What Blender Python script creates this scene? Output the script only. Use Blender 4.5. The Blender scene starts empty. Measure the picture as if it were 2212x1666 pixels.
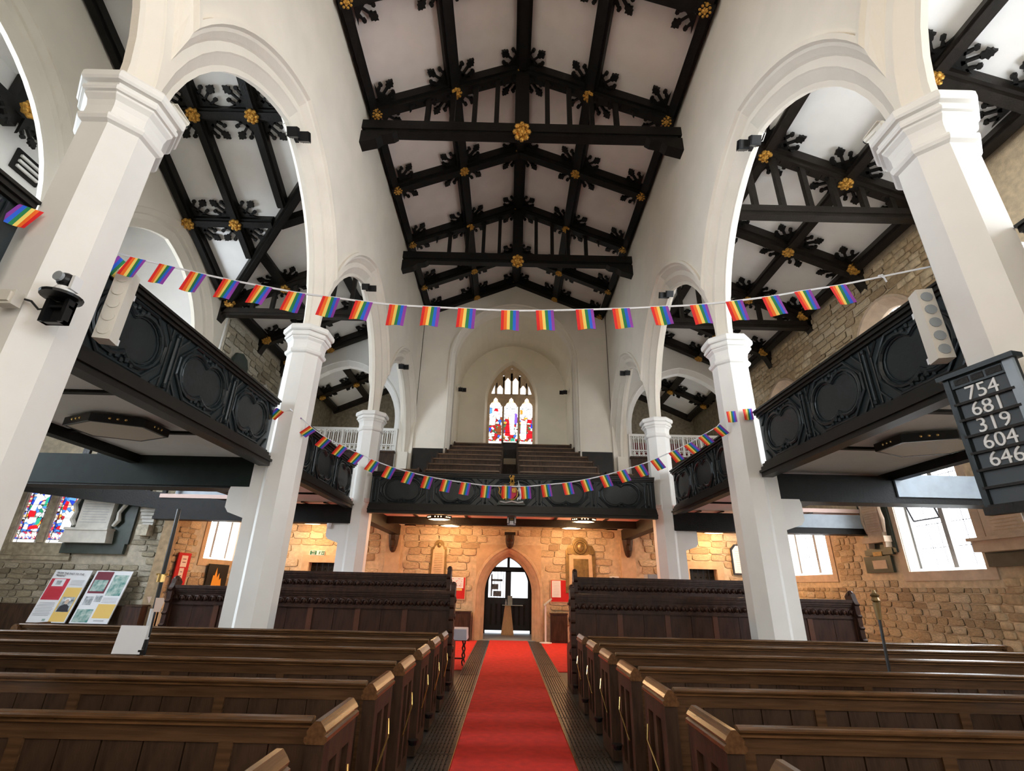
import bpy, math, random
from mathutils import Vector, Matrix
random.seed(11)
scn = bpy.context.scene
COL = scn.collection
PI = math.pi
# ------------------------------------------------------------------ camera
def set_camera():
    yaw, pit, rol, f = .001968, .38947, .02242, 1060.79
    cy, sy, cp, sp = math.cos(yaw), math.sin(yaw), math.cos(pit), math.sin(pit)
    fw = Vector((sy*cp, cy*cp, sp)); rt = Vector((cy, -sy, 0)); up = rt.cross(fw)
    r2 = rt*math.cos(rol)+up*math.sin(rol); u2 = up*math.cos(rol)-rt*math.sin(rol)
    cd = bpy.data.cameras.new('camera'); cam = bpy.data.objects.new('camera', cd); COL.objects.link(cam)
    cd.sensor_width = 36; cd.sensor_fit = 'HORIZONTAL'; cd.lens = f/2212*36; cd.clip_start = .05; cd.clip_end = 200
    m = Matrix((r2, u2, -fw)).transposed().to_4x4(); m.translation = Vector((-.115, 0, 1.65))
    cam.matrix_world = m
    scn.camera = cam
set_camera()
# ------------------------------------------------------------------ world, daylight, exposure
w = bpy.data.worlds.new('sky'); scn.world = w; w.use_nodes = True
w.node_tree.nodes['Background'].inputs[0].default_value = (.85, .92, 1, 1)
w.node_tree.nodes['Background'].inputs[1].default_value = 1.2
scn.view_settings.view_transform = 'Standard'; scn.view_settings.look = 'None'
scn.view_settings.exposure = 0.42; scn.view_settings.gamma = 1; scn.view_settings.use_curve_mapping = False
# daylight comes in through the glazing (strength of each lit window; chancel and annex ones are added fill); lamps hang under the west gallery
SUNLIT = dict(east=2.2, chancel=1.8, chapel=19.0, aisle=11.0, south=12.5, annex=7.0, porch=1.5)
LAMP = (1.0, .60, .28); LAMP_W = 58
# ------------------------------------------------------------------ materials
def mat(name, col, rough=.6, metal=0., var=0., vs=6., bump=0., bs=40., col2=None, emit=0., stretch=None, spec=None, detail=4):
    m = bpy.data.materials.new(name); m.use_nodes = True; nt = m.node_tree; n = nt.nodes; b = n['Principled BSDF']
    b.inputs['Base Color'].default_value = (*col, 1); b.inputs['Roughness'].default_value = rough; b.inputs['Metallic'].default_value = metal
    if spec is not None: b.inputs['Specular IOR Level'].default_value = spec
    if emit:
        b.inputs['Emission Color'].default_value = (*col, 1); b.inputs['Emission Strength'].default_value = emit
    if var or bump:
        tc = n.new('ShaderNodeTexCoord'); mp = n.new('ShaderNodeMapping')
        nt.links.new(tc.outputs['Object'], mp.inputs[0])
        if stretch: mp.inputs['Scale'].default_value = stretch
    if var:
        nz = n.new('ShaderNodeTexNoise'); nz.inputs['Scale'].default_value = vs; nz.inputs['Detail'].default_value = detail
        nt.links.new(mp.outputs[0], nz.inputs['Vector'])
        rp = n.new('ShaderNodeValToRGB'); nt.links.new(nz.outputs['Fac'], rp.inputs[0])
        c2 = col2 or tuple(max(0, c*(1-var)) for c in col)
        c1 = col if col2 else tuple(min(1, c*(1+var*.6)) for c in col)
        rp.color_ramp.elements[0].position = .32; rp.color_ramp.elements[1].position = .68
        rp.color_ramp.elements[0].color = (*c2, 1); rp.color_ramp.elements[1].color = (*c1, 1)
        nt.links.new(rp.outputs[0], b.inputs['Base Color'])
    if bump:
        nb = n.new('ShaderNodeTexNoise'); nb.inputs['Scale'].default_value = bs; nb.inputs['Detail'].default_value = 5
        nt.links.new(mp.outputs[0], nb.inputs['Vector'])
        bp = n.new('ShaderNodeBump'); bp.inputs['Strength'].default_value = bump; bp.inputs['Distance'].default_value = .02
        nt.links.new(nb.outputs['Fac'], bp.inputs['Height']); nt.links.new(bp.outputs[0], b.inputs['Normal'])
    return m
def glow(name, col, s):
    m = bpy.data.materials.new(name); m.use_nodes = True; n = m.node_tree.nodes; b = n['Principled BSDF']
    b.inputs['Base Color'].default_value = (*[c*.5 for c in col], 1)
    b.inputs['Emission Color'].default_value = (*col, 1); b.inputs['Emission Strength'].default_value = s
    return m
def stained(name, stops, scale=9., strength=1.6, zlo=0, zhi=1, hot=None):
    """leaded pieces of coloured glass: voronoi cells pick a colour from the palette"""
    m = bpy.data.materials.new(name); m.use_nodes = True; nt = m.node_tree; n = nt.nodes; b = n['Principled BSDF']
    tc = n.new('ShaderNodeTexCoord')
    v = n.new('ShaderNodeTexVoronoi'); v.inputs['Scale'].default_value = scale; nt.links.new(tc.outputs['Object'], v.inputs['Vector'])
    sp = n.new('ShaderNodeSeparateColor'); nt.links.new(v.outputs['Color'], sp.inputs[0])
    rp = n.new('ShaderNodeValToRGB'); rp.color_ramp.interpolation = 'CONSTANT'
    nt.links.new(sp.outputs[0], rp.inputs[0])
    e = rp.color_ramp.elements
    for i, (p, c) in enumerate(stops):
        x = e[i] if i < 2 else e.new(p)
        x.position = p; x.color = (*c, 1)
    v2 = n.new('ShaderNodeTexVoronoi'); v2.feature = 'DISTANCE_TO_EDGE'; v2.inputs['Scale'].default_value = scale
    nt.links.new(tc.outputs['Object'], v2.inputs['Vector'])
    gt = n.new('ShaderNodeMath'); gt.operation = 'GREATER_THAN'; gt.inputs[1].default_value = .035; nt.links.new(v2.outputs['Distance'], gt.inputs[0])
    mx = n.new('ShaderNodeMix'); mx.data_type = 'RGBA'; mx.inputs[6].default_value = (.01, .01, .012, 1)
    nt.links.new(gt.outputs[0], mx.inputs[0]); nt.links.new(rp.outputs[0], mx.inputs[7])
    nt.links.new(mx.outputs[2], b.inputs['Emission Color']); b.inputs['Emission Strength'].default_value = strength
    b.inputs['Base Color'].default_value = (.02, .02, .02, 1); b.inputs['Roughness'].default_value = .2
    return m
M = {}
M['plaster'] = mat('cream_plaster', (.81, .745, .64), .8, var=.05, vs=1.3, bump=.08, bs=25)
M['tower'] = mat('warm_cream_plaster', (.76, .68, .53), .8, var=.05, vs=1.3)
M['white'] = mat('white_painted_stone', (.84, .82, .78), .6, var=.04, vs=2.)
M['ceil'] = mat('ceiling_plaster', (.76, .67, .62), .85, var=.05, vs=2.)
M['aceil'] = mat('aisle_ceiling_plaster', (.82, .80, .77), .85, var=.04, vs=2.)
M['pink'] = mat('pink_ceiling_plaster', (.78, .58, .53), .8, var=.05, vs=2.)
M['timber'] = mat('black_timber', (.006, .005, .004), .55, var=.4, vs=5, bump=.3, bs=30, spec=.25)
M['timberb'] = mat('brown_black_timber', (.014, .010, .007), .5, var=.4, vs=5, bump=.3, bs=30, spec=.3)
M['gold'] = mat('old_gilding', (.62, .33, .06), .45, .55, var=.5, vs=22, bump=.6, bs=30)
M['gal'] = mat('slate_black_paint', (.014, .020, .022), .36, var=.3, vs=4, bump=.15, bs=20, spec=.4)
M['galrail'] = mat('dark_rail_wood', (.010, .008, .006), .42, var=.3, vs=5, spec=.35)
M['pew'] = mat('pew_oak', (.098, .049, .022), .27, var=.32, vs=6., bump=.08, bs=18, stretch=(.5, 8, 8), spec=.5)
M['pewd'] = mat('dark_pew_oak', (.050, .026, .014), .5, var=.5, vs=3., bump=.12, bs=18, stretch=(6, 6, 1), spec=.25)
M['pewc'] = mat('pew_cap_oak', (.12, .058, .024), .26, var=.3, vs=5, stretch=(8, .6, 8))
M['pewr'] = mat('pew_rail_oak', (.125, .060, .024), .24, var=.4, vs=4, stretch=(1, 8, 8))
M['tall'] = mat('dark_mahogany', (.046, .018, .011), .42, var=.5, vs=3, bump=.1, bs=14, stretch=(5, 5, 1), spec=.35)
M['talll'] = mat('reddish_stile_wood', (.10, .035, .018), .4, var=.3, vs=4)
M['brass'] = mat('brass', (.85, .58, .22), .25, 1.)
M['carpet'] = mat('red_carpet', (.72, .030, .018), .95, var=.15, vs=9, bump=.4, bs=180)
M['carpetd'] = mat('dark_red_carpet', (.45, .02, .014), .95, var=.2, vs=9, bump=.4, bs=180)
M['flag'] = mat('pale_bounce_paving', (.36, .31, .25), .6, var=.25, vs=3, bump=.2)  # made pale so the aisle floors throw light upward
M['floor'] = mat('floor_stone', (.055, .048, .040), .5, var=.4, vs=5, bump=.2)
M['iron'] = mat('iron_grating', (.10, .085, .07), .42, .6, var=.3, vs=14)
M['mortar'] = mat('pale_mortar', (.62, .49, .33), .95, var=.2, vs=8, bump=.5, bs=40)
M['mortarg'] = mat('grey_mortar', (.50, .45, .36), .95, var=.2, vs=8, bump=.5, bs=40)
for i, c in enumerate([(.60, .46, .29), (.53, .39, .24), (.66, .53, .36), (.42, .30, .18)]):
    M['st%d' % i] = mat('sandstone_%d' % i, c, .92, var=.28, vs=7, bump=.9, bs=16)
for i, c in enumerate([(.46, .40, .29), (.40, .35, .26), (.55, .50, .40), (.30, .255, .18)]):
    M['sg%d' % i] = mat('grey_sandstone_%d' % i, c, .92, var=.3, vs=7, bump=.9, bs=16)
M['dress'] = mat('dressed_sandstone', (.56, .40, .25), .85, var=.14, vs=5, bump=.3, bs=20)
M['dressp'] = mat('pink_dressed_sandstone', (.60, .46, .34), .85, var=.14, vs=5, bump=.3, bs=20)
M['marble'] = mat('pale_marble', (.62, .60, .55), .5, var=.12, vs=5)
M['greenslab'] = mat('dark_green_slate', (.03, .045, .036), .4, var=.3, vs=6)
M['bronze'] = mat('tarnished_brass', (.22, .14, .05), .42, .5, var=.35, vs=8)
M['blackmet'] = mat('black_metal', (.008, .008, .009), .35, .2)
M['whitemet'] = mat('white_enamel', (.80, .80, .80), .4)
M['beige'] = mat('beige_plastic', (.72, .68, .60), .5)
M['paper'] = mat('white_paper', (.80, .82, .86), .8)
M['paperp'] = mat('pinkish_paper', (.82, .66, .58), .8)
M['red'] = mat('red_felt', (.52, .012, .014), .85, var=.1)
M['yellow'] = mat('yellow_print', (.80, .55, .16), .8)
M['crimson'] = mat('crimson_print', (.55, .03, .06), .7)
M['maroon'] = mat('maroon_print', (.17, .02, .04), .7)
M['photo'] = mat('teal_photo_print', (.04, .22, .20), .6, var=.9, vs=9, col2=(.52, .62, .58))
M['photog'] = mat('grey_photo_print', (.10, .13, .15), .6, var=.9, vs=10, col2=(.62, .66, .70))
M['ink'] = mat('dark_ink', (.03, .03, .04), .8)
M['greytext'] = mat('grey_text_print', (.42, .43, .47), .8)
M['skin'] = mat('portrait_print', (.62, .48, .40), .8)
M['glassw'] = glow('bright_window_glass', (.90, .95, 1.0), SUNLIT['aisle'])
M['glasse'] = glow('chancel_window_glass', (1.0, .95, .86), SUNLIT['east'])
M['fill_chancel'] = glow('chancel_fill_glass', (1.0, .96, .89), SUNLIT['chancel'])  # glow of the added chancel side panels
M['glassc'] = glow('chapel_window_glass', (.78, .89, 1.0), SUNLIT['chapel'])
M['fill_annex'] = glow('annex_fill_glass', (.9, .95, 1.0), SUNLIT['annex'])  # glow of the added panels hidden in the annexes
M['glasss'] = glow('south_window_glass', (.84, .92, 1.0), SUNLIT['south'])
M['glassd'] = glow('daylit_porch_glass', (.86, .93, 1.0), SUNLIT['porch'])
M['lead'] = mat('window_lead', (.05, .05, .06), .5)
M['diff_on'] = glow('lit_diffuser', (1.0, .80, .50), 7.0)
M['diff_off'] = mat('unlit_diffuser', (.62, .55, .45), .6)
M['bulb'] = glow('lamp_bulb', (1.0, .72, .38), 6)
M['dkgreen'] = mat('dark_green_paint', (.012, .018, .014), .65, var=.2, spec=.15)
M['slate'] = mat('slate_slot_board', (.05, .06, .07), .5)
M['mull'] = mat('grey_window_stone', (.30, .29, .28), .8, var=.1)
M['blueboard'] = mat('grey_blue_board', (.30, .36, .42), .4, var=.15, vs=4)  # holds the blue window light on the gallery beam boards
M['green'] = mat('sign_green', (.02, .14, .07), .6)
M['maple'] = mat('pale_ply', (.68, .48, .26), .5, var=.12, vs=6, stretch=(6, 6, 1))
M['frost'] = mat('frosted_acrylic', (.55, .70, .66), .2)
M['linen'] = mat('white_linen', (.62, .66, .76), .9)
M['cushion'] = mat('cream_cushion', (.62, .55, .40), .9)
M['flame'] = mat('flame_print', (.85, .36, .04), .8)
M['silver'] = mat('silver_paint', (.66, .68, .70), .3, .5)
M['grey'] = mat('grey_plastic', (.33, .36, .38), .5)
M['curtain'] = mat('dark_red_curtain', (.22, .02, .02), .9)
M['stained_a'] = stained('stained_glass_narrative', [(0, (.95, 1, 1)), (.2, (.10, .35, 1.)), (.36, (.75, .01, .03)), (.48, (1, 1, 1)), (.62, (.02, .07, .75)), (.78, (1, .45, .05)), (.84, (.02, .35, .16)), (.92, (.85, .75, .65))], 9, .85)
M['stained_w'] = stained('stained_glass_pale', [(0, (1, 1, 1)), (.75, (.6, .9, 1.)), (.86, (1, 1, .85)), (.93, (.9, .5, .25))], 9, 2.4)
M['stained_m'] = stained('stained_glass_figures', [(0, (1, 1, 1)), (.26, (.6, .01, .02)), (.40, (1, 1, .9)), (.54, (.30, .06, .02)), (.66, (.9, .42, .06)), (.75, (.04, .14, .6)), (.84, (.06, .22, .08)), (.90, (1, .9, .7))], 8, 1.1)
M['stained_b'] = stained('stained_glass_border', [(0, (1, 1, 1)), (.5, (.8, .05, .12)), (.66, (.10, .16, .8)), (.8, (1, .7, .4))], 17, .8)
M['gred'] = glow('ruby_glass', (.75, .008, .02), .8); M['gwhite'] = glow('clear_glass', (1, 1, 1), 1.3)
M['gblue'] = glow('blue_glass', (.02, .07, .8), .85); M['gsky'] = glow('sky_blue_glass', (.15, .45, 1.), .85)
M['ggold'] = glow('amber_glass', (1, .42, .05), .8); M['ggreen'] = glow('green_glass', (.03, .42, .25), 1.)
M['gbrown'] = glow('umber_glass', (.30, .07, .02), .9); M['gviolet'] = glow('violet_glass', (.25, .12, .75), 1.1)
FLAGC = [('flag_red', (.80, .012, .015)), ('flag_orange', (.95, .16, .01)), ('flag_yellow', (.95, .72, .16)), ('flag_green', (.01, .22, .07)), ('flag_blue', (.01, .12, .72)), ('flag_violet', (.27, .04, .40))]
for k, c in FLAGC: M[k] = mat(k, c, .7)
M['ribbon'] = mat('white_ribbon', (.75, .78, .85), .7)

# ------------------------------------------------------------------ mesh helpers
V = Vector
WLOC = {}
class MB:
    def __init__(s): s.v = []; s.f = []; s.m = []; s.mi = 0
    def add(s, vs, fs):
        o = len(s.v); s.v += [tuple(p) for p in vs]; s.f += [tuple(i+o for i in f) for f in fs]; s.m += [s.mi]*len(fs)
        return s
    def box(s, x0, x1, y0, y1, z0, z1):
        return s.add([(x0,y0,z0),(x1,y0,z0),(x1,y1,z0),(x0,y1,z0),(x0,y0,z1),(x1,y0,z1),(x1,y1,z1),(x0,y1,z1)],
                     [(0,3,2,1),(4,5,6,7),(0,1,5,4),(1,2,6,5),(2,3,7,6),(3,0,4,7)])
    def obox(s, c, a, b, d):
        c, a, b, d = V(c), V(a), V(b), V(d); vs = []
        for k in (-1, 1):
            for i, j in ((-1,-1),(1,-1),(1,1),(-1,1)): vs.append(c+a*i+b*j+d*k)
        return s.add(vs, [(0,3,2,1),(4,5,6,7),(0,1,5,4),(1,2,6,5),(2,3,7,6),(3,0,4,7)])
    def bar(s, p, q, wd, ht, up=(0,0,1), drop=0.):
        """box from p to q, width wd across, height ht along up; drop shifts it against up"""
        p, q, up = V(p), V(q), V(up); d = q-p; side = d.cross(up).normalized(); u = side.cross(d).normalized()
        return s.obox((p+q)/2-u*drop, d/2, side*wd/2, u*ht/2)
    def prism(s, poly, fa, fb):
        n = len(poly); vs = [fa(*p) for p in poly]+[fb(*p) for p in poly]
        return s.add(vs, [tuple(range(n-1,-1,-1)), tuple(range(n,2*n))]+[(i,(i+1)%n,n+(i+1)%n,n+i) for i in range(n)])
    def loft(s, rings, caps=True, closed=True):
        n = len(rings[0]); vs = [p for r in rings for p in r]; fs = []
        for k in range(len(rings)-1):
            for i in range(n if closed else n-1):
                j = (i+1) % n; fs.append((k*n+i, k*n+j, (k+1)*n+j, (k+1)*n+i))
        if caps and closed: fs += [tuple(range(n-1,-1,-1)), tuple(range((len(rings)-1)*n, len(rings)*n))]
        return s.add(vs, fs)
    def lathe(s, prof, cx, cy, n=16, ph=0., apo=False):
        k = 1/math.cos(PI/n) if apo else 1
        return s.loft([[(cx+r*k*math.cos(ph+2*PI*i/n), cy+r*k*math.sin(ph+2*PI*i/n), z) for i in range(n)] for r, z in prof])
    def tube(s, path, r, n=6, closed=False):
        path = [V(p) for p in path]; L = len(path); rings = []; prev = None
        for i, p in enumerate(path):
            a = path[(i-1) % L] if (closed or i) else p; b = path[(i+1) % L] if (closed or i < L-1) else p
            t = (b-a).normalized()
            if prev is None:
                u = t.orthogonal().normalized()
            else: u = (prev-t*prev.dot(t)).normalized()
            prev = u; w2 = t.cross(u); rr = r[i] if isinstance(r, (list, tuple)) else r
            rings.append([p+(u*math.cos(2*PI*k/n)+w2*math.sin(2*PI*k/n))*rr for k in range(n)])
        if closed: rings.append(rings[0])
        return s.loft(rings, caps=not closed)
    def ball(s, c, rx, ry=None, rz=None, n=8, m=6):
        ry = ry or rx; rz = rz or rx; rings = []
        for k in range(m+1):
            a = -PI/2+PI*k/m; a = max(-1.5, min(1.5, a))
            rings.append([(c[0]+rx*math.cos(a)*math.cos(2*PI*i/n), c[1]+ry*math.cos(a)*math.sin(2*PI*i/n), c[2]+rz*math.sin(a)) for i in range(n)])
        return s.loft(rings)
    def mesh(s, name, mats, smooth=False, origin=None):
        me = bpy.data.meshes.new(name); o = V(origin or (0,0,0))
        me.from_pydata([tuple(V(p)-o) for p in s.v], [], s.f)
        for m in (mats if isinstance(mats, (list, tuple)) else [mats]): me.materials.append(M[m] if isinstance(m, str) else m)
        if any(s.m): me.polygons.foreach_set('material_index', s.m)
        if smooth: me.polygons.foreach_set('use_smooth', [True]*len(me.polygons))
        me.update(); return me
    def build(s, name, mats, parent=None, smooth=False):
        xs, ys, zs = zip(*s.v)
        o = V(((min(xs)+max(xs))/2, (min(ys)+max(ys))/2, min(zs)))
        ob = bpy.data.objects.new(name, s.mesh(name, mats, smooth, o)); COL.objects.link(ob)
        place(ob, o, parent); return ob
def place(ob, o, parent):
    WLOC[ob] = V(o)
    if parent: ob.parent = parent; ob.location = V(o)-WLOC[parent]
    else: ob.location = o
def inst(me, name, mx, parent=None):
    ob = bpy.data.objects.new(name, me); COL.objects.link(ob); t = mx.translation.copy(); WLOC[ob] = t
    if parent: ob.parent = parent; mx = Matrix.Translation(-WLOC[parent]) @ mx
    ob.matrix_basis = mx; return ob
def frame(o, u, v, n, s=1.):
    u, v, n = V(u)*s, V(v)*s, V(n)*s
    m = Matrix((u, v, n)).transposed().to_4x4(); m.translation = V(o); return m
def tag(o, label=None, cat=None, group=None, kind=None):
    if label: o['label'] = label
    if cat: o['category'] = cat
    if group: o['group'] = group
    if kind: o['kind'] = kind
    return o
def thing(name, label, cat, loc=(0,0,0), group=None):
    o = bpy.data.objects.new(name, None); COL.objects.link(o); o.empty_display_size = .2
    o.location = loc; WLOC[o] = V(loc); return tag(o, label, cat, group)
def struct(mb, name, mats, label, parent=None, smooth=False):
    o = mb.build(name, mats, parent, smooth)
    if not parent: tag(o, label, name.split('_')[0], kind='structure')
    return o
def text(body, mt, fmx, size, parent, name='lettering', ext=.002, align='CENTER', font_scale=1.):
    c = bpy.data.curves.new(name, 'FONT'); c.body = body; c.size = size; c.extrude = ext; c.align_x = align; c.align_y = 'CENTER'; c.space_line = .9
    c.resolution_u = 3
    t = bpy.data.objects.new(name, c); COL.objects.link(t)
    dg = bpy.context.evaluated_depsgraph_get(); me = bpy.data.meshes.new_from_object(t.evaluated_get(dg))
    bpy.data.objects.remove(t); me.materials.clear(); me.materials.append(M[mt])
    return inst(me, name, fmx, parent)
# pointed-arch rails ---------------------------------------------------------
def rail(a, c, e, bound, n=12):
    R = a+c+e; ys = -min(a+e, bound); p0 = math.acos(max(-1, min(1, (c-ys)/R))); p1 = math.acos(c/R); L = []
    for i in range(n+1):
        p = p0+(p1-p0)*i/n; L.append((c-R*math.cos(p), R*math.sin(p)))
    return L+[(-y, z) for y, z in L[-2::-1]]
def archsweep(mb, f, a, c, prof, bound, z0, base=None):
    """f(u,z,d); prof: (offset outward, depth); z0 springing; base: foot of the jambs"""
    rails = []
    for e, d in prof:
        r = [(u, z+z0) for u, z in rail(a, c, e, bound)]
        if base is not None: r = [(r[0][0], base)]+r+[(r[-1][0], base)]
        rails.append([f(u, z, d) for u, z in r])
    mb.loft(rails, closed=False)
def archface(mb, f, a, c, e, bound, z0, d, ztop, base=None, zt=None, sides=(-1, 1)):
    """wall face round the arch, up to ztop (or zt(u))"""
    zt = zt or (lambda u: ztop)
    r = [(u, z+z0) for u, z in rail(a, c, e, bound)]
    for (u0, y0), (u1, y1) in zip(r, r[1:]):
        if abs(u1-u0) > 1e-6: mb.add([f(u0,y0,d), f(u1,y1,d), f(u1,zt(u1),d), f(u0,zt(u0),d)], [(0,1,2,3)])
    if base is not None and bound > a+e+1e-4:
        for s in sides:
            u0, u1 = s*(a+e), s*bound
            mb.add([f(u0,base,d), f(u1,base,d), f(u1,zt(u1),d), f(u0,zt(u0),d)], [(0,1,2,3)])
# ================================================================== SETTING
XW, XP, XO = 3.79, 4.07, 4.35        # nave face, pillar line, aisle face of the arcade walls
XA = 9.3                             # aisle outer walls
BAYS = [(-1.24, 3.65), (3.65, 8.54), (8.54, 13.43), (13.43, 18.1)]
PY = [3.65, 8.54, 13.43]
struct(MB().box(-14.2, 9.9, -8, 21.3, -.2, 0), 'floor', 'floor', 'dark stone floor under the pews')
struct(MB().box(-13.9, -7.35, -8, 18.1, 0, .01), 'floor_aisle_left', 'flag', 'pale paving added to bounce light in the left aisle and chapel')  # added pale layer, bounces light up under the left gallery
struct(MB().box(7.35, 9.3, -8, 18.1, 0, .01), 'floor_aisle_right', 'flag', 'pale paving added to bounce light in the right aisle')  # added pale layer, bounces light up under the right gallery
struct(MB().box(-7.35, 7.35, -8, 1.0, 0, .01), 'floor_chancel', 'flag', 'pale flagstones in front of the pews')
ARCP = [(.56,0),(.56,-.05),(.50,-.055),(.47,0),(.43,.015),(.36,.085),(.33,.12),(.245,.12),(.22,.12),(.20,.14),(.07,.235),(0,.24),
        (0,.32),(.07,.325),(.20,.42),(.22,.44),(.245,.44),(.33,.44),(.36,.475),(.43,.545),(.50,.56),(.56,.56)]
for s, nm in ((-1, 'left'), (1, 'right')):
    mb = MB()
    for y0, y1 in BAYS:
        yc, hb = (y0+y1)/2, (y1-y0)/2
        f = lambda u, z, d, s=s, yc=yc: (s*(XW+d), yc+u, z)
        archsweep(mb, f, hb-.245, .69, ARCP, hb, 6.15)
        for d in (0, .56): archface(mb, f, hb-.245, .69, .56, hb, 6.15, d, 15.0)
    mb.box(*sorted((s*XW, s*XO)), -8, -1.24, 0, 15)
    mb.box(*sorted((s*XW, s*XO)), 18.0, 18.4, 3.6, 15)
    mb.box(*sorted((s*(XW+.1), s*(XO-.1))), 17.78, 18.05, 3.6, 6.2)
    struct(mb, 'wall_%s_arcade' % nm, 'plaster', 'cream plastered %s nave wall over its row of pointed arches' % nm)
# nave ceiling
mb = MB()
for s in (-1, 1):
    p = [(0,14.1),(s*3.85,14.1-.43*3.85),(s*3.85,14.3-.43*3.85),(0,14.3)]
    mb.prism(p, lambda u, z: (u,-8,z), lambda u, z: (u,18.2,z))
struct(mb, 'ceiling_nave', 'ceil', 'pinkish plaster panels of the low pitched nave ceiling')
# west wall above the gallery with the tower arch
f = lambda u, z, d: (u-.02, 18.1+d, z)
TW = [(.22,0),(.22,-.05),(.16,-.055),(.13,0),(.08,.03),(0,.16),(0,.6)]
mb = MB(); archsweep(mb, f, 2.42, .03, TW, 5, 10.2, 3.6)
archface(mb, f, 2.42, .03, .22, 3.9, 10.2, 0, 14.2, 3.6)
struct(mb, 'wall_west', 'plaster', 'cream end wall of the nave around the tall tower arch')
mb = MB()
r0 = [(u-.02, 18.7, z+10.2) for u, z in rail(2.42,.03,0,9)]; r1 = [(u-.02, 21.0, z+9.85) for u, z in rail(2.42,.03,0,9)]
mb.loft([r0, r1], closed=False)
for s in (-1, 1): mb.add([(s*2.42-.02,18.6,3.6),(s*2.42-.02,21,3.6),(s*2.42-.02,21,9.9),(s*2.42-.02,18.6,10.25)], [(0,1,2,3)])
fw = lambda u, z, d: (u-.09, 21.0+d, z)
WP = [(.14,0),(0,.34)]
archsweep(mb, fw, 1.06, 1.05, WP, 5, 9.55, 7.0)
archface(mb, fw, 1.06, 1.05, .14, 2.6, 9.55, 0, 12.5, 7.0)
mb.box(-2.6, 2.6, 21.0, 21.3, 3.6, 7.0)
struct(mb, 'wall_tower', 'tower', 'warm cream vaulted tower recess behind the west gallery')
# aisle and transept ceilings
ZA = lambda x: 11.45-.46*(abs(x)-5.9)
ZT = lambda y: 11.05-.46*(y-11.1)
ZX = ZA
mb = MB(); th = .12
def slab(pts): mb.prism([(i,) for i in range(len(pts))], lambda i: pts[i], lambda i: (pts[i][0], pts[i][1], pts[i][2]+th))
slab([(4.3,-8,ZA(4.3)),(9.5,-8,ZA(9.5)),(9.5,18.3,ZA(9.5)),(4.3,18.3,ZA(4.3))])
struct(mb, 'ceiling_aisle_right', 'aceil', 'white plaster lean-to ceiling of the right aisle')
mb = MB()
slab([(-4.3,8.63,ZA(4.3)),(-9.5,13.83,ZA(9.5)),(-9.5,18.3,ZA(9.5)),(-4.3,18.3,ZA(4.3))])
slab([(-4.3,8.63,ZA(4.3)),(-9.5,13.83,ZA(9.5)),(-9.5,3.5,ZT(3.5)),(-4.3,3.5,ZT(3.5))])
slab([(-4.3,3.5,ZT(3.5)),(-9.5,3.5,ZT(3.5)),(-9.5,-8,ZT(3.5)),(-4.3,-8,ZT(3.5))])
struct(mb, 'ceiling_aisle_left', 'aceil', 'white plaster ceiling of the left aisle where two roof slopes meet')
for s, nm in ((-1, 'left'), (1, 'right')):
    mb = MB(); slab([(s*4.2,18.3,ZX(4.2)),(s*9.5,18.3,ZX(9.5)),(s*9.5,24.3,ZX(9.5)),(s*4.2,24.3,ZX(4.2))])
    struct(mb, 'ceiling_annex_%s' % nm, 'aceil', 'plaster ceiling beyond the white arch at the %s' % nm)
    # white transverse wall with its arch at the end of the aisle
    mb = MB(); f = lambda u, z, d, s=s: (s*(6.7+u), 18.1+d, z)
    archsweep(mb, f, 2.1, .30, [(.24,0),(.24,-.04),(.18,-.04),(.16,0),(0,.12),(0,.4)], 5, 7.45, 3.6)
    archface(mb, f, 2.1, .30, .24, 2.65, 7.45, 0, 0, 3.6, zt=lambda u: ZA(min(9.5, max(4.2, 6.7+u))), sides=(1,))
    struct(mb, 'wall_transverse_%s' % nm, 'white', 'white wall with a pointed arch across the end of the %s aisle' % nm)
    mb = MB().box(*sorted((s*4.2, s*9.6)), 24.0, 24.3, 3.6, 12.4).box(*sorted((s*9.3, s*9.6)), 18.3, 24.3, 3.6, 10.2).box(*sorted((s*4.0, s*4.3)), 18.6, 24.3, 3.6, 12.4).box(*sorted((s*4.0, s*9.6)), 18.3, 24.3, 3.6, 3.74); struct(mb, 'wall_annex_%s' % nm, 'sg3', 'dark rubble end wall beyond the %s aisle arch' % nm)
# chapel beyond the left aisle
mb = MB()
for yc, a, c, z0, hb in ((5.35, 2.45, .95, 7.9, 2.72), (10.97, 2.2, .6, 7.5, 2.9)):
    f = lambda u, z, d, yc=yc: (-(XA+d), yc+u, z)
    P = [(.50,0),(.48,.03),(.36,.10),(.33,.14),(.2,.14),(.05,.24),(0,.26),(0,.36)]
    archsweep(mb, f, a, c, P, hb, z0, 4.6)
    archface(mb, f, a, c, .50, hb, z0, 0, 0, 4.6, zt=lambda u, yc=yc: max(ZA(9.3), ZT(yc+u)))
    archface(mb, f, a, c, .50, hb, z0, .36, 0, 4.6, zt=lambda u, yc=yc: max(ZA(9.3), ZT(yc+u)))
mb.box(-XA-.36, -XA, -8, 2.63, 0, 15)
struct(mb, 'wall_left_chapel', 'plaster', 'cream wall with two wide arches between the left aisle and the chapel')
mb = MB().box(-14.2, -13.9, -8, 14.4, 0, 14.6)
struct(mb, 'wall_chapel_outer', 'aceil', 'bright white outer wall of the side chapel')
mb = MB().box(-14.2, -9.3, -8, 14.4, 14.4, 14.6)
struct(mb, 'ceiling_chapel', 'aceil', 'white ceiling of the side chapel')
mb = MB().box(-14.2, 9.6, -8.3, -8, 0, 15)
struct(mb, 'wall_east', 'plaster', 'plastered chancel wall behind the viewer')

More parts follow.
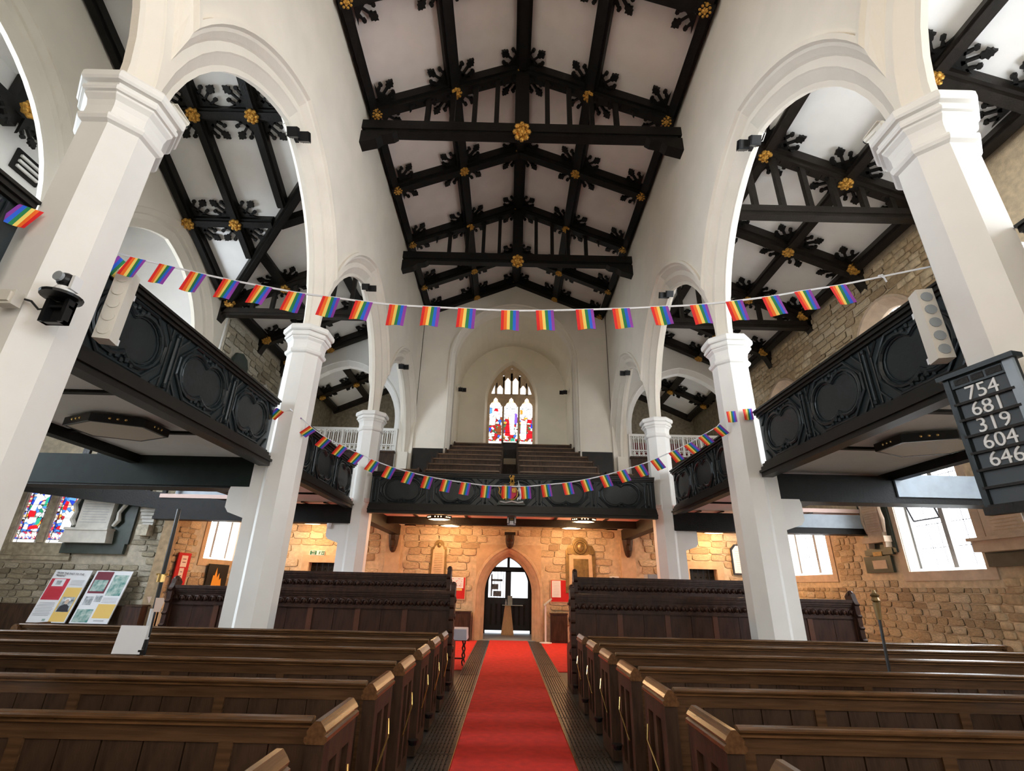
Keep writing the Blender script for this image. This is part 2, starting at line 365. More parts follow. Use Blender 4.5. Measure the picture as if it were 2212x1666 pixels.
# ------------------------------------------------------------------ rubble masonry
def stone_mesh(k, big=False):
    r = random.Random(k); mb = MB(); J = lambda a: r.uniform(-a, a)
    c = .10+r.random()*.06
    o = [(-.5,-.5),(.5,-.5),(.5,.5),(-.5,.5)]
    base = [(x, y, 0) for x, y in ((-.5+c,-.5),(.5-c,-.5),(.5,-.5+c),(.5,.5-c),(.5-c,.5),(-.5+c,.5),(-.5,.5-c),(-.5,-.5+c))]
    base = [(x+J(.04), y+J(.04), 0) for x, y, z in base]
    mid = [(x*.97+J(.02), y*.95+J(.03), .65+J(.25)) for x, y, z in base]
    top = [(x*.74+J(.05), y*.68+J(.05), 1+J(.18)) for x, y, z in base]
    mb.loft([base, mid, top]); return mb
SV = {}
for fam in ('st', 'sg'):
    for k in range(10): SV[fam, k] = stone_mesh(k).mesh('stone', '%s%d' % (fam, [0,0,1,1,2,2,0,1,3,2][k]), smooth=True)
def rubble(wall, fmx, u0, u1, v0, v1, fam, skip, hr=(.13,.24), wr=(.22,.55), depth=.035, limit=300, seed=1, gap=.014, rank=None):
    """fmx(u,v)->Matrix frame with u,v,n axes; skip(u0,u1,v0,v1)->True where something else stands"""
    r = random.Random(seed); L = []; v = v0
    while v < v1-.06:
        h = min(r.uniform(*hr), v1-v); u = u0-r.random()*.3
        while u < u1:
            wd = r.uniform(*wr)*(1.15 if h > .19 else .9); a, b = max(u, u0), min(u+wd, u1)
            if b-a > .07 and not skip(a, b, v, v+h): L.append((a, b, v, v+h))
            u += wd
        v += h
    rank = rank or (lambda t: -(t[1]-t[0])*(t[3]-t[2]))
    L.sort(key=rank)
    rest = {}
    for i, (a, b, c, d) in enumerate(L):
        sc = Matrix.Diagonal((b-a-gap, d-c-gap, depth*r.uniform(.5, 1.5), 1)); mx = fmx((a+b)/2, (c+d)/2) @ Matrix.Rotation(r.uniform(-.02,.02), 4, 'Z') @ sc
        k = r.randrange(10)
        if i < limit: inst(SV[fam, k], 'stone', mx, wall)
        else: rest.setdefault([0,0,1,1,2,2,0,1,3,2][k], []).append((k, mx))
    for mi, lst in rest.items():
        mb = MB()
        for k, mx in lst:
            sm = stone_mesh(k); mb.add([mx @ V(p) for p in sm.v], sm.f)
        tag(mb.build('stonework', '%s%d' % (fam, mi), wall, True), 'further rubble stones of this wall', kind='stuff')
def rects(*R):
    return lambda a, b, c, d: any(a < r[1]+.02 and b > r[0]-.02 and c < r[3]+.02 and d > r[2]-.02 for r in R)
def grid_wall(mb, f, us, vs, holes):
    """slab of cells; f(u0,u1,v0,v1) adds a box; holes are rectangles left open"""
    for a, b in zip(us, us[1:]):
        for c, d in zip(vs, vs[1:]):
            if not any(a >= h[0]-1e-4 and b <= h[1]+1e-4 and c >= h[2]-1e-4 and d <= h[3]+1e-4 for h in holes): f(mb, a, b, c, d)
# right wall: lower and upper windows
RW = [(10.15,12.15,2.17,4.75),(15.05,17.15,2.18,3.62),(9.62,11.92,5.9,8.7),(14.55,16.85,5.9,8.55)]
us = sorted({-8,18.4}|{h[0] for h in RW}|{h[1] for h in RW}); vs = sorted({0,12}|{h[2] for h in RW}|{h[3] for h in RW})
mb = MB(); grid_wall(mb, lambda m, a, b, c, d: m.box(9.3, 9.85, a, b, c, d), us, vs, RW)
wr = struct(mb, 'wall_right', 'mortar', 'sandstone rubble wall of the right aisle')
fR = lambda u, v: frame((9.305, u, v), (0,1,0), (0,0,1), (-1,0,0))
rubble(wr, fR, 8.6, 18.05, .6, 3.66, 'st', rects((9.95,12.38,1.98,4.8),(14.85,17.35,2.0,3.7),(11.95,13.65,2.1,3.7),(9.0,10.1,2.1,3.7)), limit=200, seed=3, hr=(.11,.20), wr=(.18,.45), rank=lambda t: abs(t[0]-13.2))
def arch_hole(a, b, c, d):
    for yc, sp in ((10.77,7.48),(15.7,7.32)):
        m = max(0, a-yc, yc-b)
        if m < 1.14 and (c < sp or m*m+(c-sp)**2 < 1.40): return True
    return False
rubble(wr, fR, 7.6, 18.05, 6.9, 9.62, 'st', arch_hole, limit=95, seed=4, hr=(.12,.24), wr=(.2,.6), rank=lambda t: abs(t[0]-12), depth=.045)
# west wall under the gallery
WD = [(-1.10,1.06,0,3.0),(-6.95,-5.95,0,2.30),(6.2,7.15,0,2.36)]
us = sorted({-9.7,9.7}|{h[0] for h in WD}|{h[1] for h in WD}); vs = sorted({0,3.7}|{h[3] for h in WD})
mb = MB(); grid_wall(mb, lambda m, a, b, c, d: m.box(a, b, 18.1, 18.65, c, d), us, vs, WD)
ww = struct(mb, 'wall_west_lower', 'mortar', 'warm lit sandstone wall around the arched entrance under the gallery')
fW = lambda u, v: frame((u, 18.095, v), (1,0,0), (0,0,1), (0,-1,0))
def archskip(a, b, c, d):
    m = min(abs(a), abs(b)) if a*b > 0 else 0
    return (m < 1.22 and c < 1.62) or (m < 1.25 and c < 1.5+1.75*math.sqrt(max(0, 1-(m/1.3)**2)))
sk = rects((-7.25,-5.65,0,2.62),(5.95,7.4,0,2.6),(-4.42,-3.8,0,3.7),(3.8,4.42,0,3.7))
rubble(ww, fW, -9.3, 9.3, .5, 3.64, 'st', lambda a,b,c,d: archskip(a,b,c,d) or sk(a,b,c,d), limit=290, seed=5, hr=(.15,.26), wr=(.28,.62), rank=lambda t: abs(t[0]+.02)-(2 if t[2] > 1.2 else 0), depth=.028)
# left aisle wall beyond the chapel
LW = [(15.75,17.5,2.26,3.5)]
mb = MB(); grid_wall(mb, lambda m, a, b, c, d: m.box(-9.85, -9.3, a, b, c, d), [14.06,15.75,17.5,18.4], [0,2.26,3.5,10.4], LW)
wl = struct(mb, 'wall_left', 'mortarg', 'rubble wall of the left aisle with a small leaded window')
fL = lambda u, v: frame((-9.305, u, v), (0,-1,0), (0,0,1), (1,0,0))
rubble(wl, fL, 14.08, 18.05, .9, 3.64, 'st', rects((15.55,17.7,2.05,3.6)), limit=120, seed=6)
rubble(wl, fL, 14.08, 18.05, 6.2, 9.6, 'sg', rects((14.5,15.7,7.6,8.8)), limit=140, seed=7, depth=.05)
# west wall of the chapel
LC = [(-13.5,-12.85,2.5,4.6),(-12.62,-11.9,2.5,4.6)]
mb = MB(); grid_wall(mb, lambda m, a, b, c, d: m.box(a, b, 14.0, 14.4, c, d), [-13.9,-13.5,-12.85,-12.62,-11.9,-9.3], [0,2.5,4.6,7.2], LC)
wc = struct(mb, 'wall_chapel_west', 'mortarg', 'grey rubble wall of the side chapel behind the display boards')
struct(MB().box(-14.2,-9.35,14.0,14.4,7.2,14.5), 'wall_chapel_gable', 'aceil', 'bright white plaster above the rubble at the end of the chapel')
MB().box(-9.42,-9.12,13.82,14.06,0,3.6).build('corner_stone', 'st3', wl)
fC = lambda u, v: frame((u, 13.995, v), (1,0,0), (0,0,1), (0,-1,0))
rubble(wc, fC, -13.85, -9.32, .7, 4.4, 'sg', rects((-13.75,-11.75,2.15,4.8),(-12.1,-10.3,2.2,4.2)), limit=260, seed=8, hr=(.12,.2), wr=(.2,.5), depth=.03)
mb = MB().box(-13.85, -11.75, 13.93, 14.0, 2.06, 2.16)
mb.box(-13.85,-13.52,13.95,14.0,2.2,4.6); mb.box(-12.83,-12.64,13.95,14.3,2.5,4.6); mb.box(-11.88,-11.78,13.95,14.0,2.2,4.6); mb.box(-13.85,-11.78,13.955,14.0,2.17,2.48)
mb.build('window_surround', 'sg1', wc)

# ------------------------------------------------------------------ pillars
CAP = [(.295,5.60),(.33,5.62),(.345,5.65),(.345,5.675),(.325,5.70),(.312,5.71),(.312,5.80),(.325,5.86),(.36,5.905),(.36,5.93),(.385,5.935),(.395,5.96),(.39,5.985),(.372,5.99),(.372,6.03),(.415,6.035),(.43,6.06),(.43,6.12),(.41,6.155),(.28,6.16)]
for i, y in enumerate(PY):
    for s in (-1, 1):
        pos = ('nearest the camera', 'in the middle of the arcade', 'farthest from the camera')[i]
        t = thing('pillar', 'white octagonal stone pillar in the %s arcade, %s' % (('left', '', 'right')[s+1], pos), 'pillar', (s*XP, y, 0), 'arcade pillars')
        mb = MB().lathe([(.40,0),(.40,.25),(.34,.34),(.295,.38),(.295,5.62)], s*XP, y, 8, PI/8, True); mb.build('shaft', 'white', t)
        mb = MB().lathe(CAP, s*XP, y, 8, PI/8, True); mb.build('capital', 'white', t)
        # aisle-side backing and corbel that carry the gallery
        x0, x1 = sorted((s*(XP+.1), s*(XP+.40)))
        MB().box(x0, x1, y-.22, y+.22, 0.4, 4.52).build('aisle_backing', 'white', t)
        if i:
            pr = [(0,3.12),(.34,3.12),(.36,3.05),(.36,2.78),(.30,2.70),(.12,2.64),(0,2.60)]
            MB().prism([(s*(XP+.38+u), z) for u, z in pr], lambda u, z: (u, y-.2, z), lambda u, z: (u, y+.2, z)).build('corbel', 'white', t)
# ------------------------------------------------------------------ roof carpentry
def bracket_mesh():
    mb = MB(); T = .07; P = lambda poly: mb.prism(poly, lambda u, v: (u, v, 0), lambda u, v: (u, v, T))
    L = .46; cur = [(.78*(L-L*math.cos(a))+.22*L*a/(PI/2), .78*(L-L*math.sin(a))+.22*L*(1-a/(PI/2))) for a in [i*PI/2/6 for i in range(7)]]
    for (a, b), (c, d) in zip(cur, cur[1:]): P([(0,0),(c,d),(a,b)] if False else [(0,0),(c,d),(a,b)])
    q = .7071
    def D(l, w): return (q*(l-w), q*(l+w))
    P([D(.16,-.05),D(.25,-.022),D(.42,-.022),D(.42,.022),D(.25,.022),D(.16,.05)])
    P([D(.40,-.025),D(.43,-.06),D(.47,-.055),D(.505,-.105),D(.545,-.06),D(.575,-.065),D(.59,-.03),D(.635,0),D(.59,.03),D(.575,.065),D(.545,.06),D(.505,.105),D(.47,.055),D(.43,.06),D(.40,.025)])
    for sgn in (1, -1):
        def E(u, v): return (u, v) if sgn > 0 else (v, u)
        pts = [E(.05,.235),E(.105,.29),E(.135,.345),E(.13,.375),E(.10,.37),E(.065,.33),E(.02,.30)]
        P(pts if sgn < 0 else pts[::-1])
        c = (.145,.40); k = [E(c[0]+.05*math.cos(a*PI/3), c[1]+.05*math.sin(a*PI/3)) for a in range(6)]
        P(k if sgn > 0 else k[::-1])
    return mb.mesh('bracket', 'timber')
BR = bracket_mesh()
def boss_mesh():
    mb = MB()
    mb.loft([[(r*(1+.16*math.cos(6*a*2*PI/24))*math.cos(a*2*PI/24), r*(1+.16*math.cos(6*a*2*PI/24))*math.sin(a*2*PI/24), z) for a in range(24)] for r, z in ((.12,.0),(.13,.06),(.12,.09),(.085,.11),(.075,.10),(.055,.13),(.02,.15))])
    for k in range(8):
        a = k*PI/4; mb.ball((.115*math.cos(a), .115*math.sin(a), .085), .046, n=6, m=4)
        mb.ball((.055*math.cos(a+.4), .055*math.sin(a+.4), .125), .03, n=6, m=4) if k % 2 else None
    return mb.mesh('boss', 'gold')
BO = boss_mesh()
def joint(parent, o, u, v, n, quads=((1,1),(1,-1),(-1,1),(-1,-1)), hw=.14, size=1., boss=True, bsz=1.):
    o, u, v, n = V(o), V(u).normalized(), V(v).normalized(), V(n).normalized()
    for a, b in quads:
        inst(BR, 'bracket', frame(o+u*a*hw+v*b*hw+n*.05, u*a, v*b, n, size), parent)
    if boss: inst(BO, 'boss', frame(o+n*.24, u, v, n, bsz), parent)
ROWS = [6.1, 8.6, 11.1, 13.55, 16.1, 17.98]
ZN = lambda x: 14.1-.43*abs(x)
def arch_strip(parent, xs, tie, zr, y, th=.07):
    """small cusped heads between the struts, under the rafter"""
    for a, b in zip(xs, xs[1:]):
        mb = MB(); m = (a+b)/2; hw = abs(b-a)/2
        for s in (-1, 1):
            pts = [(s*hw, 0), (0, 0), (s*.02, -.03), (s*hw*.35, -.06), (s*hw*.42, -.13), (s*hw*.55, -.09), (s*hw*.8, -.16), (s*hw*.86, -.26), (s*hw, -.30)]
            pts = [(m+u, zr(m+u)+v-.0) for u, v in pts]
            mb.prism(pts, lambda u, z: (u, y-th/2, z), lambda u, z: (u, y+th/2, z))
        mb.build('cusped_head', 'timber', parent)
NAMES = ['black principal rafters of the nave roof cut by the top of the picture',
         'black tie-beam truss of the nave roof nearer the camera, with a large gold boss',
         'black principal rafters of the nave roof between the two tie-beam trusses',
         'black tie-beam truss of the nave roof farther from the camera',
         'black principal rafters of the nave roof beyond the farther tie beam',
         'black rafters of the nave roof against the tower arch wall']
for i, y in enumerate(ROWS):
    tie = i in (1, 3)
    t = thing('roof_truss' if tie else 'principal_rafters', NAMES[i], 'roof truss' if tie else 'rafters', (0, y, 11.5 if tie else 12.3), 'nave roof timbers')
    for s in (-1, 1):
        mb = MB().bar((0,y,ZN(0)), (s*3.8,y,ZN(3.8)), .34, .26, (0,0,1), .1); mb.bar((0,y,ZN(0)), (s*3.8,y,ZN(3.8)), .22, .12, (0,0,1), .28)
        mb.build('rafter', 'timber', t)
        dn = V((-s*.43, 0, -1)).normalized(); sl = V((s, 0, -.43)).normalized()
        q4 = ((1,1),(1,-1),(-1,1),(-1,-1)); ql = ((-1,1),(-1,-1)); 
        if i == 5: q4 = ((1,-1),(-1,-1)); ql = ((-1,-1),)
        joint(t, (s*1.78,y,ZN(1.78)), sl, (0,1,0), dn, q4, bsz=1.0)
        joint(t, (s*3.66,y,ZN(3.66)), sl, (0,1,0), dn, ql, bsz=.9)
        joint(t, (s*.02,y,ZN(0)), sl, (0,1,0), dn, tuple((1, b) for a, b in q4 if a == 1), boss=s > 0, bsz=.9)
    if tie:
        mb = MB().box(-3.8, 3.8, y-.15, y+.15, 11.62, 11.88); mb.box(-3.7,3.7,y-.11,y+.11,11.54,11.62)
        for s in (-1, 1): mb.prism([(s*3.8,11.54),(s*2.95,11.54),(s*3.05,11.46),(s*3.3,11.40),(s*3.42,11.28),(s*3.8,11.16)], lambda u, z: (u,y-.14,z), lambda u, z: (u,y+.14,z))
        mb.build('tie_beam', 'timber', t)
        zr = lambda x: ZN(x)-.26
        MB().box(-.17,.17,y-.1,y+.1,11.85,zr(0)+.1).build('king_post', 'timber', t)
        for s in (-1, 1):
            for x in (.62, 1.16, 1.70, 2.30):
                MB().box(*sorted((s*x-.055, s*x+.055)), y-.07, y+.07, 11.85, zr(x)+.06).build('strut', 'timber', t)
            arch_strip(t, [s*.17, s*.62, s*1.16, s*1.70, s*2.30, s*2.75], 0, zr, y)
        q = V((0,-1,-1)).normalized(); inst(BO, 'boss', frame((0,y-.12,11.62), (1,0,0), q.cross(V((1,0,0))), q, 1.4), t)
def long_beam(name, label, p, q, w, h, up=(0,0,1), drop=.1, cat='beam'):
    o = MB().bar(p, q, w, h, up, drop); o.bar(p, q, w*.6, h*.4, up, drop+h*.6); o = o.build(name, 'timber'); tag(o, label, cat, 'longitudinal roof timbers'); return o
long_beam('ridge_beam', 'black ridge beam along the middle of the nave ceiling', (0,3.4,14.1), (0,18.1,14.1), .36, .28)
for s, nm in ((-1, 'left'), (1, 'right')):
    up = (s*.43, 0, 1)
    long_beam('purlin', 'black purlin halfway up the %s slope of the nave ceiling' % nm, (s*1.78,3.4,ZN(1.78)), (s*1.78,18.1,ZN(1.78)), .32, .26, up)
    long_beam('wall_plate', 'black wall plate where the nave ceiling meets the %s wall' % nm, (s*3.70,3.4,ZN(3.7)), (s*3.70,18.1,ZN(3.7)), .24, .22, up, .12)
# right aisle roof
def aisle_row(s, y, tie, label, x0=4.4, x1=9.25, A=(5.89,7.6)):
    t = thing('aisle_truss' if tie else 'aisle_rafter', label, 'roof truss' if tie else 'rafters', (s*6.8, y, 9.4), 'aisle roof timbers')
    dn = V((s*-.46*0, 0, -1)); sl = V((s, 0, -.46)).normalized(); dn = V((-s*.46, 0, -1)).normalized()
    mb = MB().bar((s*x0,y,ZA(x0)), (s*x1,y,ZA(x1)), .32, .26, (0,0,1), .1); mb.bar((s*x0,y,ZA(x0)), (s*x1,y,ZA(x1)), .20, .12, (0,0,1), .28)
    mb.build('rafter', 'timberb', t)
    for x in A:
        if x > x0: joint(t, (s*x,y,ZA(x)), sl, (0,1,0), dn, bsz=1.05)
    joint(t, (s*9.1,y,ZA(9.1)), sl, (0,1,0), dn, ((-1,1),(-1,-1)), boss=False)
    # corbelled foot on the outer wall
    MB().prism([(s*9.3,ZA(9.3)),(s*8.85,ZA(8.85)),(s*8.9,ZA(8.9)-.28),(s*9.12,ZA(9.12)-.42),(s*9.3,ZA(9.3)-.75)], lambda u, z: (u,y-.14,z), lambda u, z: (u,y+.14,z)).build('wall_foot', 'timberb', t)
    inst(BO, 'boss', frame((s*9.0,y-.12,ZA(9.0)-.3), (1,0,0), (0,0,1), (0,-1,0), 1.1), t)
    if tie:
        MB().box(*sorted((s*x0, s*x1)), y-.14, y+.14, 9.42, 9.58).box(*sorted((s*x0, s*x1)), y-.10, y+.10, 9.34, 9.42).build('tie_beam', 'timberb', t)
        x = x0+.25
        while x < 8.6:
            MB().box(*sorted((s*x-.055, s*x+.055)), y-.06, y+.06, 9.55, ZA(x)-.2).build('strut', 'timberb', t); x += .62
        zr = lambda x: ZA(x)-.26
        arch_strip(t, [s*(x0+.25+.62*k) for k in range(7)], 0, zr, y)
    return t
RL = {3.65:'black right aisle rafter nearest the camera, beside the near pillar capital', 6.1:'black right aisle rafter at the top right corner of the picture', 8.6:'dark tie-beam truss in the right aisle seen through the near arch', 11.1:'dark right aisle rafter with a round gold boss, beyond the tie beam', 13.55:'dark tie-beam truss in the right aisle behind the bunting', 16.1:'dark right aisle rafter one bay before the white arch', 17.95:'dark right aisle rafter against the wall above the white arch'}
for y, lb in RL.items(): aisle_row(1, y, y in (8.6, 13.55), lb)
for x, lb in ((5.89,'dark upper purlin of the right aisle ceiling'),(7.6,'dark middle purlin of the right aisle ceiling'),(9.16,'dark wall plate along the right stone wall')):
    o = MB().bar((x,2.5,ZA(x)), (x,18.08,ZA(x)), .26, .24, (.46,0,1), .1); o.bar((x,2.5,ZA(x)), (x,18.08,ZA(x)), .16, .1, (.46,0,1), .25)
    tag(o.build('purlin', 'timberb'), lb, 'beam', 'aisle roof timbers')
# left aisle roof: lean-to beyond the valley, cross roof before it
aisle_row(-1, 13.55, True, 'black tie-beam truss in the left aisle behind the bunting')
aisle_row(-1, 16.1, False, 'black left aisle rafter one bay before the white arch'); aisle_row(-1, 17.95, False, 'black left aisle rafter against the wall above the white arch')
aisle_row(-1, 11.1, False, 'short black left aisle rafter rising from the valley beam to the nave', 4.4, 6.75, (5.89,)) if False else None
for x, lb in ((5.89,'black upper purlin of the left aisle ceiling'),(7.6,'black middle purlin of the left aisle ceiling'),(9.16,'black wall plate along the left stone wall')):
    y0 = x+4.33
    o = MB().bar((-x,y0,ZA(x)), (-x,18.08,ZA(x)), .26, .24, (-.46,0,1), .1)
    tag(o.build('purlin', 'timber'), lb, 'beam', 'aisle roof timbers')
o = MB().bar((-4.4,8.73,ZA(4.4)), (-9.25,13.58,ZA(9.25)), .24, .26, (0,0,1), .13); o.bar((-4.4,8.73,ZA(4.4)), (-9.25,13.58,ZA(9.25)), .12, .1, (0,0,1), .3)
tag(o.build('valley_beam', 'timber'), 'long black diagonal valley beam crossing the left aisle ceiling', 'beam', 'aisle roof timbers')
o = MB().bar((-4.4,11.1,ZA(4.4)), (-6.77,11.1,ZA(6.77)), .26, .24, (0,0,1), .1)
tag(o.build('aisle_rafter', 'timber'), 'short black rafter between the valley beam and the nave in the left aisle', 'rafters', 'aisle roof timbers')
for y, xe, lb in ((8.6,4.45,'upper level black purlin of the cross roof at the left with gold bosses'),(11.1,6.85,'lower level black purlin of the cross roof at the left with gold bosses'),(6.1,4.45,'highest black purlin of the cross roof over the left aisle')):
    t = thing('cross_purlin', lb, 'beam', (-8, y, ZT(y)-.3), 'cross roof timbers')
    o = MB().bar((-xe,y,ZT(y)), (-9.28,y,ZT(y)), .26, .24, (0,.46,1), .1); o.bar((-xe,y,ZT(y)), (-9.28,y,ZT(y)), .16, .1, (0,.46,1), .25); o.build('purlin_beam', 'timber', t)
    dn = V((0,-.46,-1)).normalized(); sl = V((0,1,-.46)).normalized()
    for x in (9.16, 7.85, 6.45):
        if x > xe or x == 9.16: joint(t, (-x,y,ZT(y)), (1,0,0), sl, dn, ((1,1),(1,-1)) if x == 9.16 else ((1,1),(1,-1),(-1,1),(-1,-1)), bsz=1.1)
for x, lb in ((9.16,'black rafter of the cross roof against the chapel arches'),(7.85,'black middle rafter of the cross roof over the left aisle'),(6.45,'black inner rafter of the cross roof ending on the valley beam')):
    y1 = x+4.2; o = MB().bar((-x,3.5,ZT(3.5)), (-x,y1,ZT(y1)), .26, .24, (0,.46,1), .1); o.bar((-x,3.5,ZT(3.5)), (-x,y1,ZT(y1)), .16, .1, (0,.46,1), .25)
    tag(o.build('cross_rafter', 'timber'), lb, 'rafters', 'cross roof timbers')
# roof beyond the white arches
for s, nm in ((-1,'left'),(1,'right')):
    t = thing('annex_rafter', 'dark rafter with gold bosses beyond the white arch of the %s aisle' % nm, 'rafters', (s*6.8, 21.7, 9.4), 'annex roof timbers')
    MB().bar((s*4.4,21.7,ZX(4.4)), (s*9.25,21.7,ZX(9.25)), .26, .24, (0,0,1), .1).build('rafter', 'timberb', t)
    sl = V((s,0,-.46)).normalized(); dn = V((-s*.46,0,-1)).normalized()
    for x in (5.89, 7.6, 9.1): joint(t, (s*x,21.7,ZX(x)), sl, (0,1,0), dn)
    for x, lb in ((5.89,'inner'),(7.6,'middle'),(9.1,'wall')):
        o = MB().bar((s*x,18.6,ZX(x)), (s*x,24,ZX(x)), .26, .24, (s*.46,0,1), .1)
        tag(o.build('annex_purlin', 'timberb'), 'dark %s purlin beyond the white arch of the %s aisle' % (lb, nm), 'beam', 'annex roof timbers')
    o = MB().bar((s*4.4,23.9,ZX(4.4)), (s*9.25,23.9,ZX(9.25)), .2, .3, (0,0,1), .1)
    tag(o.build('annex_wall_plate', 'timberb'), 'dark wall plate on the rubble end wall beyond the %s white arch' % nm, 'beam', 'annex roof timbers')
# chapel roof timbers glimpsed through its arches
t = thing('chapel_beam', 'black beam with a gold boss glimpsed through the near chapel arch', 'beam', (-13.4, 9.4, 12.9), 'chapel roof timbers')
MB().box(-13.75,-13.45,3,13.9,13.1,13.4).build('beam', 'timber', t)
for y in (7.2, 9.5, 11.9):
    joint(t, (-13.5,y,13.2), (0,1,0), (0,0,1), (1,0,0), ((1,-1),(-1,-1)), bsz=1.5, size=1.2)
    MB().box(-13.85,-13.5,y-.14,y+.14,12.75,14.4).build('post', 'timber', t)
    MB().box(-13.5,-9.7,y-.13,y+.13,14.15,14.4).build('ceiling_rib', 'timber', t)
t = thing('louvre', 'dark slatted louvre on the white chapel wall seen through the near arch', 'louvre', (-13.8, 10.6, 12.0))
mb = MB().box(-13.9,-13.84,10.2,11.0,11.95,12.6); mb.build('opening', 'timber', t)
for k in range(3): MB().box(-13.84,-13.78,10.3,10.93,12.05+.17*k,12.12+.17*k).build('slat', 'aceil', t)
# ================================================================== GALLERIES
def bifoil(r=.30, dx=.20, n=14):
    a0 = math.acos(-dx/r); pts = []
    for k in range(n+1):
        a = -a0+2*a0*k/n; pts.append((dx+r*math.cos(a), r*math.sin(a)))
    return pts+[(-x, -z) for x, z in pts]
def gallery_front(t, F, u0, u1, zb, centres, pw=.60, H=.98):
    """F(u,z,w): u along, w towards the viewer's side"""
    zt = zb+H
    def bx(a, b, c, d, e, g): return lambda mb: mb.prism([(a,c),(b,c),(b,d),(a,d)], lambda u, z: F(u,z,e), lambda u, z: F(u,z,g))
    mb = MB(); bx(u0,u1,zb,zt-.1,-.05,.0)(mb); mb.build('board', 'gal', t)
    mb = MB()
    for z0, z1, w in ((zt-.10,zt-.06,.04),(zt-.06,zt-.015,.075),(zt-.015,zt+.015,.10)): bx(u0,u1,z0,z1,-.06,w)(mb)
    mb.build('top_rail', 'galrail', t)
    mb = MB()
    for z0, z1, w in ((zb+.06,zb+.10,.03),(zb,zb+.06,.07),(zb-.06,zb,.11),(zb-.10,zb-.06,.15),(zb-.17,zb-.10,.12)): bx(u0,u1,z0,z1,-.06,w)(mb)
    mb.build('cornice', 'galrail', t)
    zc = (zb+.1+zt-.1)/2; hh = H/2-.12
    for c in centres:
        k = .26; oc = [(-pw+k,-hh),(pw-k,-hh),(pw,-hh+k),(pw,hh-k),(pw-k,hh),(-pw+k,hh),(-pw,hh-k),(-pw,-hh+k)]
        MB().tube([F(c+x*.93, zc+z, .012) for x, z in oc], .022, 6, True).build('octagon_moulding', 'gal', t)
        MB().tube([F(c+x, zc+z, .012) for x, z in bifoil()], .026, 6, True).build('bifoil_moulding', 'gal', t)
        MB().tube([F(c+x*.88, zc+z*.86, .006) for x, z in bifoil()], .012, 5, True).build('inner_bead', 'gal', t)
        for sg in (-1, 1):
            mb = MB()
            for (x, z, r) in ((0,.235,.045),(-.07,.29,.05),(.07,.29,.05),(-.15,.325,.035),(.15,.325,.035),(0,.32,.04)):
                p = F(c+x, zc+sg*z, .01); mb.ball(p, r*.8, r*.8, r*.8, 6, 4)
            mb.build('foliage', 'gal', t)
            for sx in (-1, 1):
                MB().tube([F(c+sx*(pw+.02), zc+sg*.22, .01), F(c+sx*(pw-.12), zc+sg*(hh+.01), .01)], .016, 5).build('corner_bead', 'gal', t)
    cs = sorted(centres); mids = [(a+b)/2 for a, b in zip(cs, cs[1:])]
    if cs: mids += [cs[0]-pw-.10] if cs[0]-pw-.12 > u0 else []
    if cs: mids += [cs[-1]+pw+.10] if cs[-1]+pw+.12 < u1 else []
    for m in mids:
        mb = MB().tube([F(m,zb+.14,.02),F(m,zt-.14,.02)], .018, 6)
        mb.ball(F(m,zb+.16,.025), .035, n=6, m=4); mb.ball(F(m,zt-.16,.025), .035, n=6, m=4); mb.build('shaft', 'gal', t)
        for dx in (-.085, .085):
            MB().tube([F(m+dx,zb+.12,.012),F(m+dx,zt-.12,.012)], .011, 5).build('bead', 'gal', t)
GL = {(-1,0):'black carved gallery front at the left edge before the near pillar', (-1,1):'long black carved gallery front on the left between the near and middle pillars', (-1,2):'black carved gallery front on the left between the middle and far pillars',
      (1,0):'black carved gallery front at the right edge before the near pillar', (1,1):'long black carved gallery front on the right between the near and middle pillars', (1,2):'black carved gallery front on the right between the middle and far pillars'}
for s in (-1, 1):
    F = lambda u, z, w, s=s: (s*(4.27-w), u, z)
    for b, (y0, y1, cs) in enumerate(((.3,3.34,(1.0,2.4)),(3.98,8.2,(4.75,6.15,7.5)),(8.87,13.0,(9.6,10.95,12.3)))):
        t = thing('gallery_parapet', GL[s, b], 'gallery front', (s*4.27, (y0+y1)/2, 3.4), 'carved gallery fronts')
        gallery_front(t, F, y0, y1, 3.62, cs)
    # side gallery floor, soffit battens and back beam
    nm = ('left', '', 'right')[s+1]
    o = MB().box(*sorted((s*4.30, s*6.55)), .3, 13.1, 3.62, 3.72).build('gallery_soffit', 'pink' if False else 'aceil')
    tag(o, 'plastered underside of the %s side gallery' % nm, 'soffit', kind='structure')
    for k, y in enumerate((2.2, 5.25, 6.85, 10.2, 11.8)):
        MB().box(*sorted((s*4.3, s*6.5)), y-.04, y+.04, 3.585, 3.62).build('batten', 'timber', o)
    o = MB().box(*sorted((s*6.45, s*6.62)), .3, 13.1, 3.48, 3.72); o.box(*sorted((s*6.40, s*6.66)), .3, 13.1, 3.66, 3.78)
    tag(o.build('gallery_beam', 'timber'), 'black beam along the back edge of the %s side gallery' % nm, 'beam', 'gallery beams')
    # transverse beams carried by the pillars
    for y, pos in ((8.54,'middle'),(13.3,'far')):
        o = MB().box(*sorted((s*4.2, s*(8.45 if y < 9 else 9.3))), y-.16, y+.16, 3.16, 3.56); o.box(*sorted((s*4.2, s*(8.45 if y < 9 else 9.3))), y-.19, y+.19, 3.09, 3.16)
        tag(o.build('gallery_beam', 'timber'), 'deep black beam running outwards from the %s %s pillar under the gallery' % (pos, nm), 'beam', 'gallery beams')
    # white boards set on the beams, window light put into their grey blue colour
t = thing('stair_board', 'board coloured grey blue for the window light, lying on the beam by the right window', 'board', (7.6, 8.38, 3.3))
MB().box(6.5, 8.4, 8.34, 8.38, 3.2, 3.58).build('face_board', 'blueboard', t)
o = MB().box(7.15, 9.25, 13.1, 13.14, 3.24, 3.58); tag(o.build('blue_grey_board', 'blueboard'), 'board coloured grey blue for window light on the far beam below the right monument', 'board')
